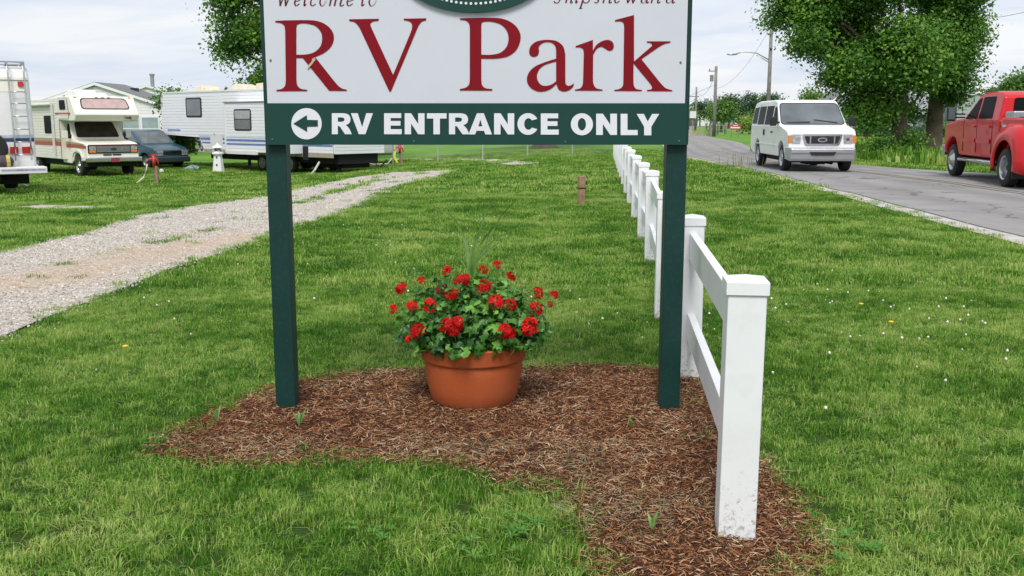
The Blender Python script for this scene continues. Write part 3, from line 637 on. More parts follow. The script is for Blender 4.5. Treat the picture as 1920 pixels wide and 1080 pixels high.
small_word([('W',520.5,541),('e',551,562),('l',568,574),('c',580.5,593),('o',598,611),('m',617.5,644),('e',649,662),('t',676,683),('o',690,705)], 11, 17, sign, M_maroon2)
small_word([('S',1038,1052),('h',1061,1073),('i',1078,1083),('p',1091,1106),('s',1114,1124),('h',1131,1146),('e',1151,1162),('w',1173,1193),('a',1201,1215),('n',1221,1237),('a',1248,1264)], 5.5, 16, sign, M_maroon2)

# ================================================================ WHITE FENCE
M_vinyl = mat('white_vinyl_plastic', (.78,.79,.81), .35, var=.03, vs=4, dirt=(.50,.50,.46), ds=5, dirt_amt=.28)
def add_splash(m, zt=.42, col=(.23,.20,.14)):                                   # mud and mower splash on the foot of the posts
    n = m.node_tree; l = n.links.new; b = n.nodes['Principled BSDF']; src = b.inputs['Base Color'].links[0].from_socket
    t = n.nodes.new('ShaderNodeTexCoord'); sx = n.nodes.new('ShaderNodeSeparateXYZ'); l(t.outputs['Object'], sx.inputs[0])
    N = n.nodes.new('ShaderNodeTexNoise'); N.inputs['Scale'].default_value = 55; N.inputs['Detail'].default_value = 6; N.inputs['Roughness'].default_value = .75; l(t.outputs['Object'], N.inputs['Vector'])
    r = n.nodes.new('ShaderNodeMapRange'); r.inputs[1].default_value = .02; r.inputs[2].default_value = zt; r.inputs[3].default_value = .12; r.inputs[4].default_value = -.10; l(sx.outputs[2], r.inputs[0])
    a = n.nodes.new('ShaderNodeMath'); a.operation = 'ADD'; l(N.outputs['Fac'], a.inputs[0]); l(r.outputs[0], a.inputs[1])
    q = n.nodes.new('ShaderNodeMapRange'); q.inputs[1].default_value = .60; q.inputs[2].default_value = .72; q.inputs[4].default_value = .75; l(a.outputs[0], q.inputs[0])
    k = n.nodes.new('ShaderNodeMix'); k.data_type = 'RGBA'; l(q.outputs[0], k.inputs[0]); l(src, k.inputs[6]); k.inputs[7].default_value = (*col,1); l(k.outputs[2], b.inputs['Base Color'])
M_postv = mat('white_vinyl_post', (.78,.79,.81), .35, var=.03, vs=4, dirt=(.55,.55,.50), ds=6, dirt_amt=.3); add_splash(M_postv)
fence = thing('rail_fence', 'white vinyl two rail fence running from the mulch to the far end of the lawn', 'fence')
fp = [(.780,3.30),(1.000,5.48),(1.105,7.15),(1.42,10.1),(1.62,12.3)]
x_, y_ = fp[-1]
for k in range(11): y_ += 2.42; x_ = 1.62 + (y_-12.3)*.086 + .0001*(y_-12.3)**2; fp.append((x_, y_))
PW, PH = .127, .925
pm = MB().box2((-PW/2, -PW/2, -.05), (PW/2, PW/2, PH-.04)); cm = MB(); h = PW/2+.007
cm.add([(-h,-h,PH-.055),(h,-h,PH-.055),(h,h,PH-.055),(-h,h,PH-.055),(-h,-h,PH-.010),(h,-h,PH-.010),(h,h,PH-.010),(-h,h,PH-.010),(0,0,PH+.006)],[(0,1,2,3),(0,1,5,4),(1,2,6,5),(2,3,7,6),(3,0,4,7),(4,5,8),(5,6,8),(6,7,8),(7,4,8)])
pmesh = me(pm, 'post'); fixn(pmesh); cmesh = me(cm, 'cap'); fixn(cmesh); pmesh.materials.append(M_postv); cmesh.materials.append(M_vinyl)
for i, (x_, y_) in enumerate(fp):
    a, b = fp[max(i-1,0)], fp[min(i+1,len(fp)-1)]; rz = math.atan2(b[1]-a[1], b[0]-a[0])-math.pi/2
    p = obj('post', pmesh, None, fence, .004); p.location = (x_, y_, G(x_, y_)); p.rotation_euler = (random.gauss(0,.006), random.gauss(0,.006), rz); k = obj('post_cap', cmesh, None, p, .003)
    if i < len(fp)-1:
        x2, y2 = fp[i+1]; ln = math.hypot(x2-x_, y2-y_); r2 = math.atan2(y2-y_, x2-x_)-math.pi/2
        for z0 in (.685, .235):
            r_ = obj('rail', MB().box2((-.02, PW/2-.012, 0), (.02, ln-PW/2+.012, .145)), M_vinyl, fence, .004)
            r_.location = (x_, y_, G(x_, y_)+z0); r_.rotation_euler = (math.atan2(G(x2,y2)-G(x_,y_), ln), 0, r2)

# ================================================================ POT AND FLOWERS
M_terra = mat('terracotta', (.42,.092,.028), .7, spec=.2, var=.07, vs=3, bump=.12, bs=60, dirt=(.40,.16,.085), ds=4, dirt_amt=.4)
add_splash(M_terra, .13, (.20,.10,.055))
M_soil = mat('potting_soil', (.03,.02,.015), .95)
PX, PY = -.197, 4.965; PZ = G(PX, PY)+.022
pot = thing('flower_pot', 'round terracotta coloured pot standing on the mulch under the sign', 'pot', (PX, PY, PZ), scale=1.035)
obj('pot_body', MB().lathe([(.185,-.02),(.198,0),(.210,.02),(.226,.08),(.238,.15),(.244,.211),(.243,.215),(.23,.215),(.222,.10),(.19,.03),(.01,.02)], 72, cap=False), M_terra, pot, sharp=40)
obj('pot_rim', MB().lathe([(.236,.213),(.250,.215),(.256,.220),(.258,.228),(.262,.283),(.265,.293),(.260,.30),(.25,.30),(.245,.29),(.24,.225)], 72, cap=False), M_terra, pot, sharp=50)
obj('soil', MB().lathe([(.01,.275),(.15,.272),(.243,.265)], 32), M_soil, pot, smooth=True)
gp = thing('geranium_plant', 'bushy ivy geranium with scarlet flower heads growing in the terracotta pot', 'plant', (PX, PY, PZ))
M_ger = leafmat('geranium_leaf', (.014,.070,.009), (.048,.17,.018), (.16,.36,.05), scale=9, trans=.22, rough=.42, spec=.4)
M_red = leafmat('scarlet_petal', (.42,.003,.006), (.62,.008,.010), (.78,.02,.02), scale=30, trans=.3, rough=.6, spec=.2)
M_stem = mat('green_stem', (.10,.20,.05), .6)
def leafm(seed, r=.03):
    q = random.Random(seed); n = 5; pts = [(0,0,0)]; 
    k = 15; out = []
    for i in range(k+1):
        a = -2.45+4.9*i/k; lob = .72+.28*abs(math.cos(2.5*a)) - (.16 if i % 3 == 1 else 0); rr = r*lob*(1+.1*(q.random()-.5))
        out.append((rr*math.cos(a), rr*math.sin(a), -.25*rr*rr/r+.004*math.sin(3*a+seed)))
    mb = MB(); mb.add([(0,0,.004)]+out, [(0,i+1,i+2) for i in range(k)]); mb.tube([(0,0,.003),(-.012,0,-.012),(-.035,0,-.04)], .0014, 4)
    return me(mb, 'leaf', True)
lms = [leafm(i) for i in range(5)]
for m_ in lms: m_.materials.append(M_ger)
CZ = .36; AX, AY, AZ = .375, .31, .285
def dome(a, u, s=1): return Vector((AX*s*math.cos(a)*math.cos(u), AY*s*math.sin(a)*math.cos(u), CZ+AZ*s*math.sin(u)*(1 if u > 0 else .55)))
def place_leaf(m_, s, jit=.45):
    a = random.uniform(0, 6.28) if random.random() < .3 else random.uniform(-math.pi-.25, .25); u = math.asin(random.uniform(-.42, 1))
    p = dome(a, u, s); p.z += random.gauss(0,.01); nrm = Vector((p.x/AX**2, p.y/AY**2, (p.z-CZ)/AZ**2+2.2)).normalized()
    nrm = (nrm + Vector((random.gauss(0,jit),random.gauss(0,jit),random.gauss(0,jit*.6)))).normalized()
    return p, nrm
for i in range(298):
    p, nrm = place_leaf(None, random.uniform(.90, 1.07)*(1+.06*math.sin(i)))
    o = obj('leaf', lms[i % 5], None, gp); o.location = p; o.rotation_mode = 'QUATERNION'
    o.rotation_quaternion = (Matrix.Rotation(random.uniform(0,6.28), 3, nrm) @ nrm.to_track_quat('Z','Y').to_matrix()).to_quaternion(); o.scale = (random.uniform(.55,1.12),)*3
V_, F_ = [], []
for i in range(1500):
    m_ = lms[i % 5]; p, nrm = place_leaf(None, random.uniform(.35, .97), .6); s_ = random.uniform(.6,1.1)
    M_ = Matrix.Translation(p) @ (Matrix.Rotation(random.uniform(0,6.28), 3, nrm) @ nrm.to_track_quat('Z','Y').to_matrix()).to_4x4() @ Matrix.Scale(s_, 4)
    o_ = len(V_); V_ += [tuple(M_ @ v.co) for v in m_.vertices]; F_ += [tuple(j+o_ for j in f.vertices) for f in m_.polygons]
mm_ = bpy.data.meshes.new('inner_foliage'); mm_.from_pydata(V_, [], F_); mm_.shade_smooth(); mm_.materials.append(M_ger)
o = obj('inner_foliage', mm_, None, gp); o['kind'] = 'stuff'
def headm(seed, r=.034):
    q = random.Random(seed); mb = MB()
    for i in range(16):
        a = q.uniform(0,6.28); u = math.acos(q.uniform(-.25,1)); n_ = Vector((math.sin(u)*math.cos(a), math.sin(u)*math.sin(a), math.cos(u))); cpt = n_*r*q.uniform(.72,1)
        B = (Matrix.Rotation(q.uniform(0,6), 3, n_) @ n_.to_track_quat('Z','Y').to_matrix())
        for k in range(5):
            t = k*1.257; L_ = .017*q.uniform(.8,1.2)
            def P3(u_, v_, w_): return cpt + B @ Vector((u_*math.cos(t)-v_*math.sin(t), u_*math.sin(t)+v_*math.cos(t), w_))
            mb.add([P3(.001,0,0), P3(L_*.55,-.0055,.003), P3(L_,-.0035,q.uniform(-.002,.005)), P3(L_*1.02,.0035,q.uniform(-.002,.005)), P3(L_*.55,.0055,.003)], [(0,1,2,3,4)])
    return me(mb, 'flower_head')
hm = [headm(i) for i in range(5)]
for m_ in hm: m_.materials.append(M_red)
FL = [(753,541,12),(738,580,9),(785,621,15),(841,612,16),(857,606,13),(850,620,12),(806,573,13),(773,574,10),(862,527,13),(872,524,11),(846,551,13),(838,508,11),(790,526,8),(826,541,9),(905,508,11),(908,536,12),(902,541,9),(931,567,15),(957,572,12),(944,621,16),(954,624,13),(993,612,16),(989,619,12),(1003,581,15),(1006,550,12),(1038,553,10),(957,518,9),(933,496,9),(766,636,7),(1030,571,7),(960,522,7),(779,577,6)]
ps = [Vector(v) for v in [(PX,PY,PZ)]][0]
for i, (fx, fy, fr) in enumerate(FL):
    d = ray(fx, fy); best = None
    for k in range(400):
        Y_ = 4.55+k*.0022; p = atY(fx, fy, Y_) - ps; q = (p.x/AX)**2+(p.y/AY)**2+((p.z-CZ)/AZ)**2
        if best is None or q < best[0]: best = (q, p)
        if q < 1.05: break
    p = best[1]; o = obj('flower_head', hm[i % 5], None, gp); o.location = p; s_ = fr/13.6*random.uniform(.92,1.06); o.scale = (s_, s_, s_)
    o.rotation_mode = 'QUATERNION'; o.rotation_quaternion = Vector((p.x*1.5, p.y*1.8-.15, .25)).to_track_quat('Z','Y')
    st = MB().tube([p*.97, p*.85+Vector((0,0,-.02)), Vector((p.x*.5, p.y*.5, .28))], .0022, 5); obj('flower_stalk', st, M_stem, gp)
# spikes
sp_ = thing('spike_grass', 'thin arching green spike leaves rising behind the red geraniums', 'plant', (PX, PY+.02, PZ))
M_spike = leafmat('spike_blade', (.08,.18,.035), (.15,.28,.065), (.26,.38,.13), scale=8, trans=.2, rough=.5)
def blade(path, W, parent):
    mb = MB(); n = len(path); W = W*1.1
    for i, (a, b, dy) in enumerate(path): pass
    pts = [atY(a, b, PY+.02+dy) - Vector((PX, PY+.02, PZ)) for a, b, dy in path]
    q = []
    for i in range(n-1):
        p0 = pts[max(i-1,0)]; a = pts[i]; b = pts[i+1]; p3 = pts[min(i+2,n-1)]
        for k in range(4): t = k/4; q.append(.5*((2*a)+(b-p0)*t+(2*p0-5*a+4*b-p3)*t*t+(3*a-p0-3*b+p3)*t**3))
    q.append(pts[-1]); m = len(q); vs = []
    for i, p in enumerate(q):
        t = (q[min(i+1,m-1)]-q[max(i-1,0)]).normalized(); s_ = t.cross(Vector((.15,1,.1))).normalized(); w_ = W*(1-(i/(m-1))**2.2)*.5+.0004
        vs += [p-s_*w_+Vector((0,-.002,0)), p+Vector((0,.001,0)), p+s_*w_+Vector((0,-.002,0))]
    mb.add(vs, [(3*i+a, 3*i+a+1, 3*i+4+a, 3*i+3+a) for i in range(m-1) for a in (0,1)]); obj('spike_leaf', mb, M_spike, parent, smooth=True)
for pth, W in [([(879,515,0),(877,470,0),(866,436,-.02),(845,405,-.05),(806,386,-.08)],.014),([(881,515,0),(888,470,0),(903,420,0),(916,388,.03),(934,376,.05)],.012),([(884,515,0),(893,475,-.02),(910,445,-.04),(933,420,-.08)],.011),([(885,515,0),(900,480,.02),(930,448,.06),(966,432,.12)],.010),([(886,515,0),(896,490,-.03),(920,468,-.07),(942,450,-.10)],.012),([(880,515,0),(882,470,0),(880,440,.02),(884,425,.03)],.007),([(878,515,0),(868,492,0),(850,478,-.03),(842,487,-.06)],.006),([(884,512,0),(905,470,.05),(940,405,.12),(968,375,.2)],.008),([(880,512,0),(872,470,.02),(868,440,.05)],.007),([(883,512,0),(890,460,.04),(897,436,.08)],.007)]: blade(pth, W, sp_)
# pale filler sprigs at the back of the pot
M_sprig = leafmat('pale_sprig_leaf', (.10,.22,.05), (.17,.32,.08), (.28,.42,.16), scale=20, trans=.3)
def sprig(label, base, tip, n, dy=.1):
    t = thing('leafy_sprig', label, 'plant', tuple(atY(*base, PY+dy)), group='pale sprigs in the flower pot')
    a = Vector((0,0,0)); b = atY(*tip, PY+dy*1.3)-atY(*base, PY+dy); mid_ = (a+b)/2+Vector((0,.0,.03))
    obj('stem', MB().tube([a-Vector((0,.03,.05)), mid_, b], .0018, 5), M_stem, t)
    for k in range(n):
        f = .25+.75*k/(n-1); p = a*(1-f)**2+mid_*2*f*(1-f)+b*f*f; an = k*2.4
        u = Vector((math.cos(an), math.sin(an)*.6, .35)).normalized(); s_ = u.cross(Vector((0,0,1))).normalized(); L_ = .038*(1.1-.4*f)
        obj('leaf', MB().add([p, p+u*L_*.5-s_*L_*.28, p+u*L_, p+u*L_*.5+s_*L_*.28, p+u*L_*.5+Vector((0,0,-.004))], [(0,1,4),(1,2,4),(2,3,4),(3,0,4)]), M_sprig, t)
sprig('pale green leafy sprig sticking up at the left back of the pot', (785,545), (757,495), 9)
sprig('pale sprig arching left over the geranium leaves', (800,540), (775,505), 8)
sprig('pale sprig standing beside the rightmost back flower heads', (940,535), (946,500), 8)
sprig('pale leafy runner hanging out past the right side of the pot', (1005,620), (1030,634), 6, -.05)
# sprouts in the mulch
def sprout(label, base, n, h, M_s=M_weed):
    x_, y_ = hit(*base); t = thing('weed_sprout', label, 'weed', (x_, y_, G(x_, y_)+.035), random.uniform(0,6), 'sprouts growing through the mulch')
    for k in range(n):
        an = k*6.28/n+.3; u = Vector((math.cos(an), math.sin(an), 0)); H = h*random.uniform(.6,1); s_ = Vector((-u.y, u.x, 0))*.006
        ps_ = [u*.003, u*H*.25+Vector((0,0,H*.6)), u*H*.6+Vector((0,0,H))]
        obj('leaf', MB().add([ps_[0]-s_*.4, ps_[0]+s_*.4, ps_[1]+s_, ps_[1]-s_, ps_[2]], [(0,1,2,3),(3,2,4)]), M_sprig if n > 3 else M_weed, t)
sprout('small green sprout near the left end of the mulch', (408,803), 5, .085)
sprout('pale leafy sprout in the mulch in front of the left post', (562,812), 7, .09)
sprout('thin green shoot in the mulch right of the pot', (1184,815), 3, .07)
sprout('grassy green sprout in the mulch beside the front fence post', (1222,1010), 5, .08)
# wooden stake
x_, y_ = hit(1090, 384); st = thing('wooden_stake', 'short weathered wooden post with a black band standing in the lawn', 'post', (x_, y_, G(x_, y_)), .35)
M_wood = mat('weathered_wood', (.30,.19,.11), .85, var=.3, vs=9, bump=.5, bs=50)
obj('stake', MB().box2((-.055,-.05,-.05),(.055,.05,.49)), M_wood, st, .012)
obj('black_band', MB().box2((-.06,-.055,.275),(.06,.055,.297)), mat('black_rubber', (.015,.015,.015), .6), st, .003)
obj('cable_box', MB().box2((.05,-.03,.31),(.085,.04,.45)), mat('grey_plastic', (.35,.34,.30), .6), st, .012)
obj('socket', MB().box2((.062,-.034,.34),(.08,-.028,.41)), MATS['black_rubber'], st)
# ================================================================ VEHICLES
M_glass = mat('dark_tinted_glass', (.010,.012,.014), .12, var=.02, spec=.12)
M_glass.node_tree.nodes['Principled BSDF'].inputs['IOR'].default_value = 1.12; M_glass.node_tree.nodes['Principled BSDF'].inputs['Roughness'].default_value = .22
M_wind = mat('windscreen_glass', (.09,.11,.12), .08, var=.35, vs=1.6, spec=.8, coat=.5)
M_rub = mat('tyre_rubber', (.018,.018,.018), .85, var=.2)
M_black = mat('black_trim', (.012,.012,.013), .55)
M_under = mat('underbody', (.008,.008,.008), .9)
M_chrome = mat('chrome', (.55,.56,.58), .16, 1, var=.05)
M_alu = mat('aluminium', (.50,.51,.52), .32, 1, var=.1)
M_rim = mat('grey_wheel_steel', (.28,.28,.28), .45, .6)
M_headl = mat('headlamp_lens', (.42,.45,.47), .12, .3, var=.4, vs=12, coat=.6)
M_amber = mat('amber_lens', (.75,.22,.02), .25, coat=.4)
M_redl = mat('red_lens', (.45,.015,.012), .25, coat=.4)
def shell(name, outline, wf, m, parent, bevel=.03, seg=3, wy=None):
    n = len(outline); mb = MB(); vs = [(x, wf(x, z), z) for x, z in outline] + [(x, -wf(x, z), z) for x, z in outline]
    mb.add(vs, [tuple(range(n)), tuple(range(2*n-1, n-1, -1))] + [(i, i+n, (i+1) % n+n, (i+1) % n) for i in range(n)])
    return obj(name, mb, m, parent, bevel, seg=seg)
def rpoly(pts, r=.05, n=3):                          # rounded corners
    out = []; m = len(pts); P_ = [Vector(p) for p in pts]
    for i in range(m):
        a, b, c_ = P_[i-1], P_[i], P_[(i+1) % m]; r1 = min(r, (a-b).length*.45, (c_-b).length*.45)
        p, q = b+(a-b).normalized()*r1, b+(c_-b).normalized()*r1
        for k in range(n+1): t = k/n; out.append(tuple(p*(1-t)**2+b*2*t*(1-t)+q*t*t))
    return out
def sidep(name, pts, wf, side, m, parent, off=.006, th=.03, r=.04):
    pts = rpoly(pts, r) if r else pts
    return obj(name, MB().prism(pts, lambda x, z: (x, side*(wf(x, z)+off), z), lambda x, z: (x, side*(wf(x, z)-th), z)), m, parent)
def frontp(name, pts, xf, m, parent, off=.006, th=.03, r=.04, s=1):     # pts in (y, z); surface x = xf(z)
    pts = rpoly(pts, r) if r else pts
    return obj(name, MB().prism(pts, lambda y, z: (xf(z)+s*off, y, z), lambda y, z: (xf(z)-s*th, y, z)), m, parent)
def arch(cx, cz, r, z0, n=10):                       # wheel opening along the lower edge, from front (high x) to back
    t0 = math.asin(max(-1, min(1, (z0-cz)/r)))
    return [(cx+r*math.cos(t0+(math.pi-2*t0)*k/n), cz+r*math.sin(t0+(math.pi-2*t0)*k/n)) for k in range(n+1)]
def wheel(parent, x, y, r, wd, side, rim='steel', rm=None, name='wheel'):
    M_ = Matrix.Translation((x, y, r)) @ Matrix.Rotation(-side*math.pi/2, 4, 'X')
    h = wd/2; t = obj(name, MB().lathe([(r*.60,-h),(r*.9,-h),(r*.985,-h*.8),(r,-h*.55),(r,h*.55),(r*.985,h*.8),(r*.9,h),(r*.64,h),(r*.60,h*.8),(r*.58,h*.2)], 28, M_, cap=False), M_rub, parent, sharp=40)
    mb = MB(); d = h*.55 if rim != 'dually_rear' else -h*.2
    mb.lathe([(r*.60,h*.85),(r*.645,h*.95),(r*.62,h*.98),(r*.56,h*.8),(r*.52,d),(r*.30,d+.02 if rim!='dually_front' else h*1.1),(r*.26,d+.05 if rim!='dually_front' else h*1.5),(r*.14,d+.05 if rim!='dually_front' else h*1.55),(.001,d+.06 if rim!='dually_front' else h*1.5)], 28, M_, cap=False)
    rr = obj('rim', mb, rm or M_rim, t, sharp=35)
    mb = MB()
    for k in range(8):
        a = k*math.pi/4; c_ = M_ @ Vector((r*.42*math.cos(a), r*.42*math.sin(a), d+.012)); mb.box(c_, (.05, .012, .05))
    return t
def mirror_(parent, p, d, m=M_black, arm=.12, side=1):
    o = obj('mirror', MB().box(p, d), m, parent, .02)
    obj('mirror_arm', MB().box((p[0]-.0, p[1]-side*(d[1]/2+arm/2), p[2]-.03), (.05, arm, .05)), M_black, o); return o
def italic_text(txt, parent, m, f, h, name='lettering'):     # f maps (u, v) in metres to a point
    x = 0; mb = MB()
    for ch in txt:
        if ch == ' ': x += h*.5; continue
        for lp in word_glyph(ch, x, x+h*.62*(1.3 if ch in 'mwW' else (.6 if ch in 'li' else 1)), 0, -h, wt=-h*.22*-1, wn=h*.09):
            q = [(a, b) for a, b in lp]; n = len(q)//2
            for i in range(n-1):
                a, b, c_, d = q[i], q[i+1], q[-i-2], q[-i-1]; mb.add([f(*a), f(*b), f(*c_), f(*d)], [(0,1,2,3)])
        x += h*(.75*(1.3 if ch in 'mwW' else (.6 if ch in 'li' else 1)))
    return obj(name, mb, m, parent, fix=False)

# ---------------------------------------------------------------- white passenger van
M_vanw = mat('van_white_paint', (.80,.80,.81), .35, var=.02, spec=.3, coat=.15, dirt=(.62,.62,.60), ds=2, dirt_amt=.2)
M_silver = mat('silver_bumper', (.50,.51,.54), .3, .75, var=.05)
ax = Vector((.17, 3.4)).normalized()                # direction from nose to tail
fx_, fy_ = 8.44, 28.2
vang = math.atan2(-ax.y, -ax.x)                      # forward heading
van = thing('passenger_van', 'white passenger van driving towards the camera on the road', 'van', (fx_-math.cos(vang)*1.9+.08, fy_-math.sin(vang)*1.9, .02), vang, scale=.98)
wv = lambda x, z: .985 - .155*max(0., z-1.2) - .02*max(0, min(1, (.6-z)/.3)) - .10*max(0, min(1, (x-2.35)/.4))
low = [(-2.72,.48),(-2.78,.62),(-2.78,1.2),(-2.76,1.28),(1.45,1.28),(1.62,1.29),(2.30,1.17),(2.52,1.10),(2.60,1.0),(2.62,.62),(2.58,.40)] + arch(1.9,.40,.45,.40) + arch(-1.6,.40,.45,.40)[0:] + [(-2.4,.40)]
shell('body', low, wv, M_vanw, van, .035)
up = [(-2.76,1.2),(-2.70,1.85),(-2.55,1.98),(-2.0,2.03),(.35,2.03),(.62,2.00),(.76,1.945),(1.55,1.285),(1.50,1.2)]
shell('roof', up, wv, M_vanw, van, .07, 4)
xw = lambda z: .76+(1.945-z)*(1.55-.76)/(1.945-1.285)
frontp('windscreen', [(-.90,1.325),(.90,1.325),(.82,1.915),(-.82,1.915)], xw, M_wind, van, .012, .02, .10)
frontp('windscreen_seal', [(-.925,1.305),(.925,1.305),(.845,1.94),(-.845,1.94)], xw, M_black, van, .007, .02, .11)
for s_ in (-1, 1):
    sidep('side_window', [(1.28,1.30),(.68,1.30),(.68,1.84),(.80,1.84)] if False else [(.55,1.32),(1.33,1.32),(.82,1.80),(.55,1.84)], wv, s_, M_glass, van)
    sidep('side_window', [(-.62,1.30),(.40,1.30),(.40,1.86),(-.62,1.86)], wv, s_, M_glass, van)
    sidep('side_window', [(-1.75,1.30),(-.75,1.30),(-.75,1.86),(-1.75,1.86)], wv, s_, M_glass, van)
    sidep('side_window', [(-2.62,1.32),(-1.88,1.32),(-1.88,1.85),(-2.58,1.82)], wv, s_, M_glass, van)
    sidep('door_seam', [(.46,.45),(.475,.45),(.475,1.95),(.46,1.95)], wv, s_, M_black, van, .002, .01, 0)
    sidep('door_seam', [(-.70,.45),(-.685,.45),(-.685,1.95),(-.70,1.95)], wv, s_, M_black, van, .002, .01, 0)
    sidep('door_handle', [(.52,1.06),(.66,1.06),(.66,1.11),(.52,1.11)], wv, s_, M_black, van, .03, .0, .015)
    sidep('door_handle', [(-.60,.98),(-.52,.98),(-.52,1.16),(-.60,1.16)], wv, s_, M_black, van, .03, .0, .015)
    sidep('side_moulding', [(-2.2,.70),(1.4,.70),(1.4,.73),(-2.2,.73)], wv, s_, M_vanw, van, .012, .0, 0)
    mirror_(van, (1.42, s_*1.13, 1.40), (.12, .17, .26), M_black, .12, s_)
    wheel(van, 1.9, s_*.84, .372, .235, s_, rm=M_silver); wheel(van, -1.6, s_*.84, .372, .235, s_, rm=M_silver)
    xh = lambda z: 2.615
    hl = frontp('headlight', [(s_*.60,.80),(s_*.835,.80),(s_*.835,1.02),(s_*.58,1.02)], xh, M_headl, van, .02, .03, .02)
    frontp('indicator', [(s_*.84,.80),(s_*.93,.80),(s_*.93,1.02),(s_*.84,1.02)], xh, M_amber, van, .005, .05, .015)
    for q in ((.7,.91),): frontp('bulb', [(s_*q[0]+.05*math.cos(a), q[1]+.05*math.sin(a)) for a in [k*.785 for k in range(8)]], xh, M_chrome, hl, .026, .0, 0)
frontp('grille_surround', [(-.56,1.04),(.56,1.04),(.47,.74),(-.47,.74)], lambda z: 2.615, M_chrome, van, .03, .03, .05)
g_ = frontp('grille', [(-.50,.995),(.50,.995),(.42,.785),(-.42,.785)], lambda z: 2.615, M_black, van, .036, .03, .04)
for z_ in (.83,.875,.93,.965): obj('grille_bar', MB().box((2.655,0,z_),(.012,.86,.010)), mat('dark_grille_grey', (.09,.09,.10), .4, .5), g_)
for y_ in (-.33,.33): obj('grille_bar', MB().box((2.657,y_,.89),(.012,.03,.20)), M_silver, g_)
frontp('oval_badge', [(.095*math.cos(k*.314), .89+.04*math.sin(k*.314)) for k in range(20)], lambda z: 2.66, mat('badge_blue', (.03,.035,.06), .3), g_, .012, .01, 0)
frontp('badge_ring', [(.135*math.cos(k*.314), .89+.065*math.sin(k*.314)) for k in range(20)], lambda z: 2.66, M_chrome, g_, .008, .01, 0)
shell('front_bumper', [(2.45,.36),(2.70,.30),(2.74,.36),(2.75,.50),(2.78,.53),(2.78,.64),(2.72,.68),(2.45,.68)], lambda x, z: .99-.12*ss((x-2.5)/.28), M_silver, van, .02)
frontp('bumper_slot', [(-.38,.56),(.38,.56),(.30,.46),(-.30,.46)], lambda z: 2.765, M_black, van, .018, .02, .03)
frontp('hood_seam', [(-.86,1.045),(.86,1.045),(.86,1.055),(-.86,1.055)], lambda z: 2.60, M_black, van, .012, .01, 0)
frontp('wiper', [(-.75,1.36),(-.74,1.38),(-.08,1.40),(-.08,1.36)], xw, M_black, van, .03, -.015, 0)
frontp('wiper', [(.05,1.44),(.05,1.46),(.70,1.38),(.70,1.35)], xw, M_black, van, .03, -.015, 0)
shell('rear_bumper', [(-2.90,.42),(-2.70,.40),(-2.70,.62),(-2.90,.62)], lambda x, z: .97, M_chrome, van, .02)
obj('underbody', MB().box2((-2.5,-.75,.25),(2.3,.75,.5)).tube([(-2.0,.4,.24),(2.2,.4,.24)], .05), M_under, van)
for y_ in (-.62,): obj('axle', MB().tube([(1.9,-.8,.36),(1.9,.8,.36)], .05), M_under, van)
obj('oil_pan', MB().box2((1.6,-.35,.20),(2.35,.2,.32)), M_under, van, .03)

# ---------------------------------------------------------------- red pickup
M_redp = mat('red_paint', (.50,.006,.010), .35, var=.02, spec=.25, coat=.4)
ta = Vector((.52, 4.15)).normalized(); tang = math.atan2(ta.y, ta.x)
truck = thing('pickup_truck', 'shiny red crew cab pickup with wide rear fenders driving away at the right', 'pickup truck', (11.92, 23.35, .02), tang)
wt_ = lambda x, z: 1.0 - .22*max(0., z-1.36) - .03*max(0, min(1, (.75-z)/.3)) - .10*max(0, min(1, (x-2.7)/.5))
cab_low = [(-1.10,.55),(-1.10,1.42),(1.20,1.42),(1.45,1.44),(1.9,1.42),(2.75,1.33),(2.98,1.22),(3.02,1.0),(3.0,.60)] + arch(2.13,.46,.53,.56) + [(1.4,.55)]
shell('body', cab_low, wt_, M_redp, truck, .05)
cab_up = [(-1.08,1.36),(-.98,1.93),(-.80,2.03),(-.3,2.06),(.35,2.05),(.62,1.99),(1.38,1.43),(1.30,1.36)]
shell('cab_roof', cab_up, wt_, M_redp, truck, .07, 4)
bed = [(-3.42,.62),(-3.45,1.44),(-1.14,1.47),(-1.14,.60)] + arch(-2.13,.46,.55,.60)
bo = shell('bed_side', [p for p in bed], lambda x, z: .99-.02*ss((z-1.3)/.2), M_redp, truck, .05)
